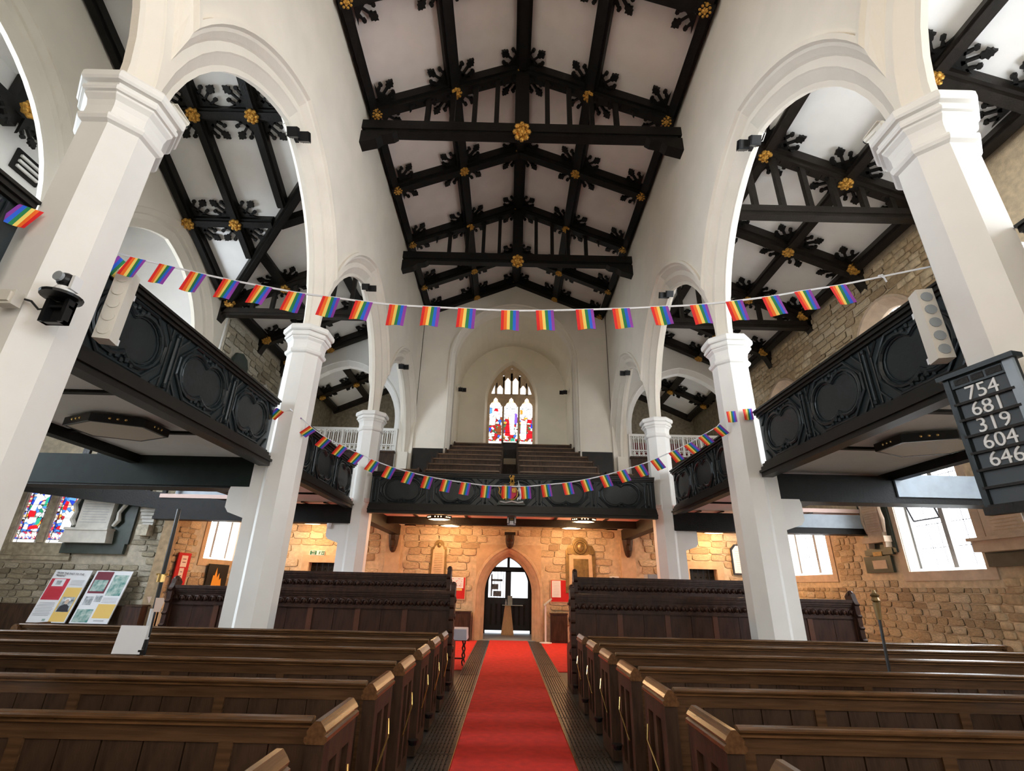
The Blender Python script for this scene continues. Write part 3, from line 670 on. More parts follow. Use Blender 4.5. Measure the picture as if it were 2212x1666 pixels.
# stair rail on the left, beyond the gallery edge
t = thing('stair_balustrade', 'black stair balustrade with pale gaps behind the left gallery beam', 'balustrade', (-7.6, 9.6, 3.5))
MB().box(-8.6,-6.7,9.55,9.65,4.15,4.25).build('handrail', 'timber', t); MB().box(-8.6,-6.7,9.55,9.65,3.5,3.62).build('bottom_rail', 'timber', t)
for k in range(7): MB().box(-8.55+.29*k,-8.42+.29*k,9.57,9.63,3.6,4.2).build('baluster', 'timber', t)
o = MB().box(-8.45,-4.3,8.33,8.37,3.12,3.62); tag(o.build('bulkhead_board', 'dkgreen'), 'dark green board under the left gallery beside the middle pillar', 'board')
t = thing('sloping_stair', 'black sloping stair string below the left gallery in front of the chapel window', 'stair', (-9, 12.2, 3.3))
MB().bar((-14,13.4,4.05),(-6.5,13.2,3.28),.12,.42,(0,0,1),0).build('string', 'timber', t)
for k in range(5): MB().box(-11.0+.42*k,-10.9+.42*k,13.25,13.33,3.72-.04*k,4.6).build('baluster', 'timber', t)
MB().box(-9.2,-7.4,13.6,13.66,3.4,4.1).build('landing_panel', 'blueboard', t)

# west gallery ---------------------------------------------------------------
t = thing('gallery_parapet', 'black carved front of the west gallery with the painted royal arms in the middle', 'gallery front', (0, 13.1, 3.3), 'carved gallery fronts')
gallery_front(t, lambda u, z, w: (u, 13.1-w, z), -3.76, 3.76, 3.52, (-2.92,-1.46,0,1.40,2.86), .62, .90)
WC = tag(MB().box(-9.3, 9.3, 13.16, 18.1, 3.64, 3.74).build('ceiling_west', 'pink'), 'pink plaster ceiling under the west gallery', 'ceiling', kind='structure')
for x in (-2.95,-1.4,1.35,2.9,-7.9,-6.4,6.4,7.9): MB().box(x-.04,x+.04,13.2,16.0,3.61,3.64).build('batten', 'timberb', WC)
for x in (5.0,5.6,): MB().box(-x-.03,-x+.03,13.3,18,3.61,3.64).build('batten', 'timberb', WC); MB().box(x-.03,x+.03,13.3,18,3.61,3.64).build('batten', 'timberb', WC)
tag(MB().box(-9.2,9.2,15.9,16.12,3.42,3.64).build('ceiling_beam', 'timberb'), 'dark cross beam in the pink ceiling under the west gallery', 'beam', 'gallery beams')
for s, nm in ((-1,'left'),(1,'right')):
    t = thing('corbelled_beam', 'dark beam from the far %s pillar to a carved corbel on the entrance wall' % nm, 'beam', (s*4.07, 15.5, 3.2), 'gallery beams')
    MB().box(s*4.07-.15, s*4.07+.15, 13.7, 18.1, 3.26, 3.64).build('beam', 'timberb', t)
    mb = MB().lathe([(.04,2.68),(.10,2.74),(.15,2.9),(.17,3.06),(.19,3.2),(.19,3.27)], s*4.09, 17.98, 8, PI/8); mb.ball((s*4.09,17.84,2.98), .12, .09, .16); mb.build('carved_corbel', 'bronze' if False else 'pewd', t)
    o = MB().box(s*4.09-.25, s*4.09+.25, 18.0, 18.1, 0, 3.26); tag(o.build('trim_pilaster', 'dress'), 'plain sandstone pilaster under the %s corbel' % nm, 'pilaster', kind='structure')
t = thing('carved_corbel', 'carved brown corbel above the point of the entrance arch', 'corbel', (0,18,2.9))
mb = MB().lathe([(.03,2.88),(.11,2.94),(.15,3.05),(.17,3.2),(.15,3.34)], -.03, 17.96, 8, PI/8); mb.build('console', 'pewd', t); MB().box(-.22,.16,17.75,18.1,3.34,3.42).build('cap', 'timberb', t)
mb = MB(); [mb.ball((-.03+dx,17.82,z), .055, n=6, m=4) for dx, z in ((-.07,3.16),(.07,3.16),(0,3.06),(0,3.24))]; mb.build('carving', 'pewd', t)
# royal arms
t = thing('royal_arms', 'small painted and gilded royal coat of arms on the west gallery front', 'coat of arms', (0, 12.98, 3.62))
def flat(parent, name, m, poly, y=12.97, d=.04): return MB().prism(poly, lambda u, z: (u, y, z), lambda u, z: (u, y-d, z)).build(name, m, parent)
cx = -.03
flat(t, 'base_mound', 'greenslab', [(cx-.38,3.62),(cx+.36,3.62),(cx+.30,3.72),(cx+.1,3.76),(cx-.1,3.76),(cx-.34,3.72)], 13.0)
flat(t, 'shield', 'crimson', [(cx-.12,4.06),(cx+.12,4.06),(cx+.12,3.88),(cx+.05,3.79),(cx,3.76),(cx-.05,3.79),(cx-.12,3.88)])
flat(t, 'shield_quarter', 'gblue' if False else 'gold', [(cx,4.04),(cx+.1,4.04),(cx+.1,3.93),(cx,3.93)], 12.93, .015)
MB().tube([(cx+.15*math.cos(a*PI/8), 12.93, 3.92+.17*math.sin(a*PI/8)) for a in range(16)], .016, 5, True).build('garter', 'gold', t)
mb = MB().ball((cx,12.95,4.13), .07, .05, .06); [mb.ball((cx+.05*k,12.95,4.20), .022, n=6, m=4) for k in (-1,0,1)]; mb.build('crown', 'gold', t)
mb = MB(); mb.ball((cx+.01,12.95,4.30), .055, .04, .05); mb.ball((cx+.03,12.93,4.355), .04, .035, .038); mb.tube([(cx-.03,12.95,4.28),(cx-.07,12.95,4.34),(cx-.05,12.95,4.39)], .012, 5); [mb.tube([(cx+dx,12.95,4.28),(cx+dx,12.95,4.22)], .012, 5) for dx in (-.035,.045)]; mb.build('crest_lion', 'gold', t)
for s, m, nm in ((-1,'gold','lion_supporter'),(1,'silver','unicorn_supporter')):
    mb = MB(); mb.tube([(cx+s*.20,12.95,3.76),(cx+s*.25,12.95,3.87),(cx+s*.22,12.95,3.98),(cx+s*.19,12.95,4.06)], [.035,.05,.055,.035], 7)
    mb.ball((cx+s*.18,12.94,4.10), .045, .04, .05); mb.tube([(cx+s*.22,12.95,3.98),(cx+s*.14,12.94,3.99)], .018, 5); mb.tube([(cx+s*.24,12.95,3.84),(cx+s*.16,12.94,3.80),(cx+s*.15,12.94,3.74)], .018, 5)
    mb.tube([(cx+s*.27,12.95,3.84),(cx+s*.34,12.95,3.92),(cx+s*.32,12.95,4.02),(cx+s*.35,12.95,4.08)], .014, 5)
    if s > 0: mb.tube([(cx+.18,12.94,4.14),(cx+.16,12.94,4.25)], [.012,.003], 5)
    mb.build(nm, m, t)
MB().tube([(cx-.3,12.94,3.70),(cx-.16,12.93,3.67),(cx,12.93,3.71),(cx+.16,12.93,3.67),(cx+.3,12.94,3.70)], .022, 6).build('motto_ribbon', 'silver', t)
# tiered benches of the west gallery
GB = [(14.0,2.50),(14.9,2.58),(15.8,2.60),(16.7,2.58),(17.6,2.42),(18.5,2.35),(19.4,2.33)]
for k, (y, hx) in enumerate(GB):
    zt = 4.70+.385*k
    for s, nm in ((-1,'left'),(1,'right')):
        t = thing('gallery_bench', 'dark west gallery bench %s of the steps, row %s' % (nm, ('lowest, nearest the gallery front','second from the front','third from the front','in the middle of the tiers','third from the back','second from the back','highest, under the window')[k]), 'bench', (s*1.2, y, zt-.9), 'tiered benches of the west gallery')
        x0, x1 = (s*.30-.1, s*hx) if s > 0 else (s*hx, s*.30-.1)
        MB().box(x0, x1, y, y+.05, zt-.85, zt).build('back', 'pewd', t)
        MB().box(x0, x1, y-.04, y+.09, zt-.01, zt+.035).build('top_rail', 'pew', t)
        MB().box(x0, x1, y+.05, y+.42, zt-.46, zt-.42).build('seat', 'pewd', t)
        MB().box(*( (x0-.05, x0) if s > 0 else (x1, x1+.05)), y-.05, y+.45, zt-.85, zt+.06).build('bench_end', 'pewd', t)
        xo = x1 if s > 0 else x0
        MB().box(min(xo, xo+s*.06), max(xo, xo+s*.06), y-.05, y+.45, zt-.85, zt+.07).build('bench_end', 'pewd', t)
        MB().box(*sorted((s*hx, -.05)), y-.2, y+.7, 3.74, zt-.86).build('step', 'pewd', t)
t = thing('gallery_desk', 'small black desk panel at the head of the gallery steps under the window', 'desk', (-.12, 19.0, 6.3))
MB().box(-.40,.16,19.0,19.05,6.35,6.95).build('panel', 'timberb', t); MB().box(-.44,.20,18.95,19.1,6.93,6.98).build('ledge', 'pewd', t)
for x in (-.42,.18): MB().lathe([(.03,6.3),(.03,7.0),(.045,7.03),(.02,7.08)], x, 18.97, 8).build('post', 'pewd', t)
for s, nm in ((-1,'left'),(1,'right')):
    o = MB().box(*sorted((s*2.62, s*3.76)), 18.02, 18.09, 6.3 if False else 4.6, 6.42); tag(o.build('dark_panelling', 'galrail'), 'dark panelling at the foot of the tower arch on the %s' % nm, 'panelling')
    o = thing('side_bench', 'short dark side bench of the west gallery beside the %s wall' % nm, 'bench', (s*3.1,14.6,3.74), 'side benches of the west gallery'); MB().box(*sorted((s*2.68, s*3.76)), 13.8, 17.95, 3.74, 4.0).build('platform', 'pewd', o)
    for q, (y, z) in enumerate(((14.2,4.55),(15.2,4.95))):
        MB().box(*sorted((s*2.95, s*3.74)), y, y+.06, z-.5, z).build('back', 'pewd', o); MB().box(*sorted((s*2.93, s*3.76)), y-.03, y+.1, z, z+.04).build('top_rail', 'pew', o)
        MB().box(*sorted((s*2.90, s*2.96)), y-.1, y+.4, z-.6, z+.08).build('bench_end', 'pewd', o)
    # gallery pews and white balustrade in the aisle arch
    o = MB().box(*sorted((s*4.40, s*9.25)), 17.85, 17.93, 3.74, 6.20); o.box(*sorted((s*4.38, s*9.25)), 17.80, 17.98, 6.16, 6.24)
    tag(o.build('aisle_gallery_panelling', 'pewd'), 'dark wooden panelling below the white balustrade on the %s' % nm, 'panelling')
    t = thing('balustrade', 'white pierced gothic balustrade at the back of the %s gallery' % nm, 'balustrade', (s*6.5, 18.03, 6.24), 'white gothic balustrades')
    MB().box(*sorted((s*4.4, s*9.0)), 17.97, 18.09, 7.06, 7.15).build('top_rail', 'white', t); MB().box(*sorted((s*4.4, s*9.0)), 17.97, 18.09, 6.24, 6.31).build('bottom_rail', 'white', t)
    MB().box(*sorted((s*4.4, s*9.0)), 18.0, 18.06, 6.50, 6.54).build('middle_rail', 'white', t)
    if nm == 'left':
        tmpl = MB(); f2 = lambda u, z, d: (u, d, z)
        for q in (-1, 1): tmpl.tube([(q*.07,0,.02),(q*.035,0,.09),(0,0,.14)], .012, 5)
        tmpl.tube([(0,0,-.36),(0,0,.12)], .012, 5); HEAD = tmpl.mesh('tracery_head', 'white')
        RO = MB().tube([(.06*math.cos(a*PI/5), 0, .06*math.sin(a*PI/5)) for a in range(10)], .012, 5, True).mesh('rosette', 'white')
        BL = MB().box(-.018,.018,-.03,.03,0,.78).mesh('baluster', 'white'); BLB = MB().box(-.035,.035,-.05,.05,0,.86).mesh('newel', 'white')
    x = 4.43; k = 0
    while x < 9.0:
        inst(BLB if k % 4 == 0 else BL, 'newel' if k % 4 == 0 else 'baluster', Matrix.Translation((s*x, 18.03, 6.29)), t)
        inst(HEAD, 'tracery_head', Matrix.Translation((s*(x+.085), 18.03, 6.92)), t); inst(RO, 'rosette', Matrix.Translation((s*(x+.085), 18.03, 6.405)), t)
        x += .17; k += 1
o = MB()
for k in range(30): o.box(4.45+.15*k, 4.58+.15*k, 18.6+.02*(k % 2), 18.64+.02*(k % 2), 5.9, 6.98)
tag(o.build('curtain', 'curtain'), 'dark red curtain behind the white balustrade on the right', 'curtain')

# ================================================================== WINDOWS AND DOORS
def stone_frame(F, w0, w1, z0, z1, m, parent, d0=0., d1=.08, t=.2):
    mb = MB()
    for a, b, c, d in ((w0-t,w0,z0-t,z1+t),(w1,w1+t,z0-t,z1+t),(w0,w1,z0-t,z0),(w0,w1,z1,z1+t)):
        mb.prism([(a,c),(b,c),(b,d),(a,d)], lambda u, z: F(u,z,d0), lambda u, z: F(u,z,d1))
    return mb.build('stone_surround', m, parent)
def mullioned(name, label, F, u0, u1, z0, z1, n, depth, parent_m='dressp', pane='glassw', leads=5, sill=True):
    """rectangular lights; F(u,z,d) d positive outwards through the wall"""
    t = bpy.data.objects.new(name, None); COL.objects.link(t); WLOC[t] = V(F((u0+u1)/2, z0, 0)); t.location = WLOC[t]; tag(t, label, 'window', kind='structure')
    P = lambda mb, a, b, c, d, e, g: mb.prism([(a,c),(b,c),(b,d),(a,d)], lambda u, z: F(u,z,e), lambda u, z: F(u,z,g))
    P(MB(), u0, u1, z0, z1, depth+.02, depth+.04).build('glass_back', pane, t)
    wl = (u1-u0)/n
    for k in range(n):
        a, b = u0+wl*k+.05, u0+wl*(k+1)-.05
        P(MB(), a, b, z0+.03, z1-.03, depth-.005, depth+.01).build('pane', pane, t)
        mb = MB()
        for q in range(1, leads):
            z = z0+(z1-z0)*q/leads; P(mb, a, b, z-.008, z+.008, depth-.015, depth)
        for q in (1, 2): x = a+(b-a)*q/3; P(mb, x-.006, x+.006, z0, z1, depth-.015, depth)
        mb.build('lead', 'lead', t)
    for k in range(n+1):
        x = u0+wl*k; P(MB(), x-.06, x+.06, z0, z1, depth-.16, depth+.03).build('mullion', 'mull', t)
    mb = MB(); mb.prism([(0,0),(1,0),(1,1),(0,1)], lambda a, b: F(u0+(u1-u0)*a, z0+.12*b, depth*b+.0), lambda a, b: F(u0+(u1-u0)*a, z0-.1+.1*b, depth*b)); mb.build('sill', 'white', t)
    for x in (u0, u1): P(MB(), x-.01, x+.01, z0, z1, 0, depth+.02).build('reveal', 'marble', t)
    stone_frame(F, u0, u1, z0, z1, parent_m, t, -.03, .02)
    return t
FR = lambda u, z, d: (9.3+d, u, z)
t = mullioned('window_1', 'large overexposed two-light window in the right stone wall with an open casement', FR, 10.15, 12.15, 2.17, 4.75, 2, .42)
mb = MB()
for p, q in (((9.60,11.25,3.3),(9.60,12.0,3.3)),((9.35,11.25,4.2),(9.35,12.0,4.2)),((9.60,11.25,3.3),(9.35,11.25,4.2)),((9.60,12.0,3.3),(9.35,12.0,4.2))): mb.bar(p, q, .035, .035, (.3,.2,1))
mb.build('open_casement', 'lead', t)
mullioned('window_2', 'smaller overexposed window in the right stone wall near the far pillar', FR, 15.05, 17.15, 2.18, 3.62, 2, .42)
mullioned('window_3', 'leaded two-light window in the left aisle wall', lambda u, z, d: (-9.3-d, u, z), 15.75, 17.5, 2.26, 3.5, 2, .42, 'dress', leads=4)
for n, (yc, z1, lb) in enumerate(((10.77, 8.42, 'pink stone traceried window high in the right wall beside the last flags'), (15.7, 8.26, 'pink stone traceried window high in the right wall behind the middle pillar'))):
    t = bpy.data.objects.new('window_%d' % (4+n), None); COL.objects.link(t); WLOC[t] = V((9.3,yc,5.9)); t.location = WLOC[t]; tag(t, lb, 'window', kind='structure')
    f = lambda u, z, d, yc=yc: (9.3+d, yc+u, z)
    mb = MB(); archsweep(mb, f, .86, .1, [(.27,0),(.27,-.08),(.19,-.08),(.15,.0),(0,.22),(0,.4)], 5, z1-.94, 5.9); mb.build('arched_surround', 'dressp', t)
    mb = MB(); archface(mb, f, .86, .1, .27, 1.16, z1-.94, .0, z1+.30, 5.9); mb.build('spandrel', 'st1', t)
    mb = MB(); archsweep(mb, f, .28, .2, [(.09,.18),(.05,.14),(0,.18),(0,.3)], 5, z1-1.3, 5.9) if False else None
    for q in (-.42, 0, .42): mb.box(9.5, 9.6, yc+q-.035, yc+q+.035, 5.9, z1-.30+(.2 if q == 0 else 0))
    for q in (-.21, .21): mb.tube([(9.55, yc+q-.2, z1-1.1), (9.55, yc+q-.1, z1-.9), (9.55, yc+q, z1-.78), (9.55, yc+q+.1, z1-.9), (9.55, yc+q+.2, z1-1.1)], .045, 6)
    [mb.tube([(9.55, yc+q_+.16*math.cos(a*PI/5), z1-.42+.16*math.sin(a*PI/5)) for a in range(10)], .045, 6, True) for q_ in (-.3,.3)]
    for q in (-.63,.63): mb.tube([(9.55, yc+q-.2, z1-1.25), (9.55, yc+q, z1-.98), (9.55, yc+q+.2, z1-1.25)], .045, 6)
    mb.build('tracery', 'dressp', t)
    MB().box(9.62, 9.66, yc-1.15, yc+1.15, 5.9, 8.6).build('glass', 'stained_w', t)
# chapel stained glass
for n, (x0, x1, who) in enumerate(((-13.5,-12.85,'left'),(-12.62,-11.9,'right'))):
    t = bpy.data.objects.new('window_%d' % (6+n), None); COL.objects.link(t); WLOC[t] = V((x0,14.2,2.5)); t.location = WLOC[t]
    tag(t, '%s light of the stained glass window in the grey chapel wall' % who, 'window', kind='structure')
    Y = 14.06
    MB().box(x0, x1, Y, Y+.02, 2.5, 4.6).build('border_glass', 'stained_b', t)
    MB().box(x0+.09, x1-.06, Y-.01, Y, 2.78, 4.6).build('scene_glass', 'stained_a', t)
    pc = lambda nm, m, poly: MB().prism([(x0+u*(x1-x0), 2.5+v*1.65) for u, v in poly], lambda u, z: (u, Y-.014, z), lambda u, z: (u, Y-.022, z)).build(nm, m, t)
    if n == 0:
        pc('glass_piece','gwhite',[(.22,.52),(.42,.50),(.48,.66),(.72,.70),(.46,.78),(.32,.76)]); pc('glass_piece','gred',[(.20,.42),(.50,.40),(.48,.50),(.22,.51)])
        pc('glass_piece','gwhite',[(.30,.30),(.62,.32),(.60,.40),(.32,.40)]); pc('glass_piece','ggreen',[(.64,.26),(.80,.30),(.78,.42),(.66,.38)]); pc('glass_piece','gblue',[(.45,.80),(.85,.78),(.85,.95),(.5,.97)])
        pc('glass_piece','ggreen',[(.72,.58),(.84,.58),(.84,.74),(.75,.72)]); pc('glass_piece','gred',[(.4,.2),(.85,.22),(.7,.28),(.45,.26)]); pc('glass_piece','gwhite',[(.2,.21),(.38,.2),(.36,.28),(.22,.29)])
    else:
        pc('glass_piece','gwhite',[(.35,.22),(.78,.20),(.84,.42),(.60,.52),(.40,.44)]); pc('glass_piece','gred',[(.18,.54),(.34,.52),(.36,.66),(.24,.68)]); pc('glass_piece','gred',[(.80,.30),(.9,.3),(.9,.48),(.82,.46)])
        pc('glass_piece','gsky',[(.30,.70),(.58,.68),(.60,.86),(.36,.86)]); pc('glass_piece','gwhite',[(.62,.60),(.80,.62),(.78,.8),(.64,.76)]); pc('glass_piece','ggold',[(.6,.52),(.72,.5),(.74,.58),(.62,.6)])
    for k in range(3):
        c = .2+.3*k; pc('glass_piece','gsky',[(c-.08,.82),(c+.08,.82),(c+.08,.90),(c,.97),(c-.08,.90)] if n == 0 else [(c-.07,.86),(c+.07,.86),(c+.05,.95),(c-.05,.95)])
        pc('glass_piece','gblue' if k % 2 else 'gred',[(.14+.27*k,.06),(.25+.27*k,.115),(.36+.27*k,.06),(.25+.27*k,.09)]); pc('glass_piece','gwhite',[(.14+.27*k,.12),(.25+.27*k,.07),(.36+.27*k,.12),(.25+.27*k,.15)])
    MB().box(x0, x1, Y-.02, Y-.005, 2.5, 2.58).build('white_strip', 'gwhite', t)
    mb = MB(); [mb.box(x0, x1, Y-.03, Y-.02, z-.006, z+.006) for z in (2.58,2.78,3.15,3.5,3.9,4.3)]; [mb.box(x-.006, x+.006, Y-.03, Y-.02, 2.5, 4.6) for x in (x0+.1, x1-.07)]; mb.build('lead', 'lead', t)
# tower window
t = bpy.data.objects.new('window_8', None); COL.objects.link(t); WLOC[t] = V((-.09,21.3,7.0)); t.location = WLOC[t]; tag(t, 'three-light stained glass window above the west gallery', 'window', kind='structure')
Y = 21.36; X0 = -.09
fw2 = lambda u, z, d: (X0+u, 21.3+d, z)
mb = MB()
for u in (-.36, .36): mb.box(X0+u-.045, X0+u+.045, 21.27, 21.42, 7.0, 9.95)
for u in (-.72, 0, .72):
    mb.prism([(u-.36,9.35),(u-.28,9.35),(u-.20,9.50),(u-.12,9.56),(u-.08,9.70),(u,9.78),(u+.08,9.70),(u+.12,9.56),(u+.20,9.50),(u+.28,9.35),(u+.36,9.35),(u+.36,9.95),(u-.36,9.95)], lambda a, z: fw2(a,z,-.02), lambda a, z: fw2(a,z,.1))
archsweep(mb, fw2, .98, 1.05, [(.12,-.06),(0,-.02),(0,.1)], 5, 9.55, 7.0)
for u in (-.54,-.18,.18,.54): mb.box(X0+u-.035, X0+u+.035, 21.28, 21.4, 9.9, 10.95-abs(u)*.6) if False else None
for u in (-.36, 0, .36): mb.box(X0+u-.05, X0+u+.05, 21.28, 21.4, 9.9, 11.0-abs(u)*.5)
for u in (-.72,.72): mb.box(X0+u-.06, X0+u+.06, 21.28, 21.4, 9.9, 10.5)
for u, zt in ((-.54,10.35),(-.18,10.72),(.18,10.72),(.54,10.35)):
    mb.prism([(u-.18,zt-.12),(u-.11,zt-.08),(u-.06,zt),(u,zt+.07),(u+.06,zt),(u+.11,zt-.08),(u+.18,zt-.12),(u+.18,zt+.5),(u-.18,zt+.5)], lambda a, z: fw2(a,z,-.02), lambda a, z: fw2(a,z,.1))
mb.prism([(-1.0,10.5),(-.36,10.95),(-.3,11.3),(-1.2,11.3)], lambda a, z: fw2(a,z,.0), lambda a, z: fw2(a,z,.1)); mb.prism([(1.0,10.5),(1.2,11.3),(.3,11.3),(.36,10.95)], lambda a, z: fw2(a,z,.0), lambda a, z: fw2(a,z,.1))
mb.build('tracery', 'dress', t)
for k, u in enumerate((-.72, 0, .72)):
    MB().box(X0+u-.33, X0+u+.33, Y, Y+.02, 8.85, 9.8).build('light_glass', 'stained_w', t)
    MB().box(X0+u-.33, X0+u+.33, Y, Y+.02, 7.70, 8.85).build('light_glass', 'stained_m', t)
    MB().box(X0+u-.33, X0+u+.33, Y-.005, Y+.02, 7.0, 7.70).build('foot_glass', 'gwhite', t)
for u, z1 in ((-.54,10.4),(-.18,10.8),(.18,10.8),(.54,10.4),(-.86,10.1),(.86,10.1)): MB().box(X0+u-.14, X0+u+.14, Y, Y+.02, 9.95, z1).build('upper_glass', 'gwhite', t)
pc = lambda m, poly: MB().prism([(X0+u, 7.72+(z-7.28)*.9) for u, z in poly], lambda u, z: (u, Y-.008, z), lambda u, z: (u, Y-.018, z)).build('glass_piece', m, t)
pc('gred',[(-.26,7.55),(.0,7.5),(.02,7.9),(-.04,8.3),(-.16,8.34),(-.24,8.0)]); pc('gwhite',[(-.02,7.6),(.14,7.6),(.16,8.3),(.1,8.9),(-.02,9.0),(-.1,8.6)]); pc('gviolet',[(.16,8.2),(.28,8.2),(.3,8.7),(.18,8.75)])
pc('gsky',[(-1.04,8.7),(-.86,8.7),(-.86,9.0),(-1.04,9.05)]); pc('gred',[(-.8,8.85),(-.58,8.8),(-.6,8.95),(-.74,8.98)]); pc('gwhite',[(-.98,8.1),(-.72,8.1),(-.70,8.5),(-.96,8.5)]); pc('gblue',[(-1.04,7.75),(-.9,7.75),(-.88,7.95),(-1.04,7.95)]); pc('gbrown',[(-.62,7.6),(-.42,7.55),(-.42,8.1),(-.6,8.0)])
pc('gwhite',[(.44,7.4),(.7,7.4),(.72,8.3),(.46,8.4)]); pc('gred',[(.74,7.45),(1.02,7.4),(1.02,7.8),(.8,7.85)]); pc('gred',[(.74,8.25),(.96,8.2),(.96,8.4),(.78,8.42)]); pc('gblue',[(.9,7.95),(1.04,7.95),(1.04,8.15),(.92,8.15)]); pc('ggreen',[(-.0,7.28),(.2,7.28),(.18,7.4),(.02,7.42)]); pc('ggold',[(.42,8.7),(.54,8.7),(.54,8.9),(.42,8.95)])
mb = MB(); [mb.box(X0-1.05, X0+1.05, Y-.03, Y-.02, z-.006, z+.006) for z in (7.70,8.1,8.5,8.9,9.25)]; mb.build('saddle_bar', 'lead', t)
# entrance: moulded arch, porch and its glazed doors
f = lambda u, z, d: (-.05+u, 18.1+d, z)
mb = MB(); archsweep(mb, f, .82, .45, [(.36,-.04),(.34,-.09),(.27,-.09),(.24,-.02),(.18,.02),(.10,.12),(.08,.20),(0,.30),(0,.55)], 5, 1.45, 0)
archface(mb, f, .82, .45, .36, 1.12, 1.45, -.03, 3.02, 0)
struct(mb, 'trim_doorway', 'dress', 'moulded sandstone arch of the main entrance')
mb = MB().box(-2.0,-1.0,18.65,21.2,0,3.4); mb.box(.9,2.0,18.65,21.2,0,3.4); mb.box(-2,2,18.65,21.3,2.95,3.4); mb.box(-2,2,20.95,21.3,2.3,3.4) if False else None
struct(mb, 'wall_porch', 'dress', 'stone side walls of the entrance porch')
tag(MB().box(-1.0,.9,18.2,21.2,.0,.012).build('porch_mat', 'grey'), 'pale grey floor mat inside the entrance porch', 'mat')
t = bpy.data.objects.new('door_1', None); COL.objects.link(t); WLOC[t] = V((-.05,20.85,0)); t.location = WLOC[t]; tag(t, 'dark double doors with bright glazing in the entrance porch', 'door', kind='structure')
for s in (-1, 1):
    x0, x1 = sorted((-.05, -.05+s*.88))
    lf = MB(); lf.box(x0, x1, 20.82, 20.88, .12, 1.26); lf.box(x0, x0+.11, 20.82, 20.88, 1.26, 2.24); lf.box(x1-.11, x1, 20.82, 20.88, 1.26, 2.24); lf.box(x0, x1, 20.82, 20.88, 2.2, 2.38)
    d = lf.build('door_leaf', 'blackmet', t)
    MB().box(x0+.11, x1-.11, 20.84, 20.86, 1.26, 2.2).build('glass', 'glassd', d)
    mb = MB(); [mb.box(x0+.1+.12*k, x0+.115+.12*k, 20.815, 20.84, 1.26, 2.2) for k in range(1, 6)]; mb.build('glazing_bar', 'grey', d) if s < 0 else None
    if s < 0:
        for q, (a, b, c, e) in enumerate(((.3,.62,1.3,1.5),(.25,.5,1.55,1.75),(.2,.66,1.85,1.93),(.2,.26,1.3,2.1))): MB().box(x0+a, x0+b, 20.832, 20.838, c, e).build('street_view', 'photog', d)
    MB().box(x0+.06, x1-.06, 20.84, 20.86, 2.4, 2.82).build('transom_glass', 'glassd', t)
    for k in range(3): MB().box(x0+.2+.2*k, x0+.28+.2*k, 20.80, 20.82, .3, 1.05).build('panel_moulding', 'timberb', d)
MB().box(-1.0,-.91,20.78,20.92,0,3.0).box(.81,.9,20.78,20.92,0,3.0).build('door_frame', 'timberb', t); MB().box(-.10,.0,20.8,20.88,2.3,2.95).build('transom_post', 'blackmet', t); MB().box(-.90,.80,20.85,20.87,.03,.10).build('threshold_daylight', 'glassd', t)  # glowing strip at the threshold stands in for daylight under the doors
mb = MB(); f = lambda u, z, d: (-.05+u, 20.8+d, z); archface(mb, f, .80, .4, 0, 1.2, 1.6, 0, 3.2); mb.build('door_head', 'timberb', t)
# side doors in the west wall
for n, (x0, x1, zt, lb) in enumerate(((-6.95,-5.95,2.30,'dark plank door under the fire exit sign in the left aisle'),(6.2,7.15,2.36,'dark studded door in a square stone surround at the right'))):
    t = bpy.data.objects.new('door_%d' % (2+n), None); COL.objects.link(t); WLOC[t] = V(((x0+x1)/2,18.3,0)); t.location = WLOC[t]; tag(t, lb, 'door', kind='structure')
    wd = (x1-x0)/5
    for k in range(5): MB().box(x0+wd*k+.006, x0+wd*(k+1)-.006, 18.34, 18.4, 0, zt).build('plank', 'timberb', t)
    mb = MB(); [mb.ball((x0+wd*(k+.5), 18.33, z), .025, n=6, m=4) for k in range(5) for z in (1.7,1.9,2.1)]; mb.build('stud', 'blackmet', t)
    stone_frame(lambda u, z, d: (u, 18.1+d, z), x0, x1, .2, zt, 'dress', t, -.035, .02, .24)
    for x in (x0-.01, x1+.01): MB().box(x-.02, x+.02, 18.1, 18.4, 0, zt).build('jamb', 'dress', t)
# windows outside the picture that light the church
def plain_window(name, label, pane, F, u0, u1, z0, z1, n):
    t = bpy.data.objects.new(name, None); COL.objects.link(t); WLOC[t] = V(F((u0+u1)/2, z0, 0)); t.location = WLOC[t]; tag(t, label, 'window', kind='structure')
    wl = (u1-u0)/n
    for k in range(n):
        a, b = u0+wl*k+.08, u0+wl*(k+1)-.08; m = (a+b)/2; hw = (b-a)/2
        poly = [(a,z0),(b,z0),(b,z1-hw*1.4)]+[(m+hw*math.cos(q)*1., z1-hw*1.4+hw*1.4*math.sin(q)) for q in (PI/6,PI/3,PI/2,2*PI/3,5*PI/6)]+[(a,z1-hw*1.4)]
        MB().prism(poly, lambda u, z: F(u,z,0), lambda u, z: F(u,z,-.02)).build('pane', pane, t)
        mb = MB()
        for x in (a-.06, b+.06): mb.prism([(x-.07,z0-.1),(x+.07,z0-.1),(x+.07,z1),(x-.07,z1)], lambda u, z: F(u,z,-.02), lambda u, z: F(u,z,.12))
        mb.build('mullion', 'dress', t)
    return t
plain_window('window_9', 'tall five-light chancel window behind the viewer', 'glasse', lambda u, z, d: (u, -7.96+d, z), -2.8, 2.8, 3.0, 10.0, 5)
for k_, s_ in ((13, -1), (14, 1)): plain_window('window_%d' % k_, 'added light panel shaped as a tall chancel side window behind the viewer on the %s' % ('left' if s_ < 0 else 'right'), 'fill_chancel', lambda u, z, d, s_=s_: (s_*(3.75-d), u, z), -6.8, -2.0, 4.0, 10.8, 3)  # unseen pair added to brighten the upper nave walls
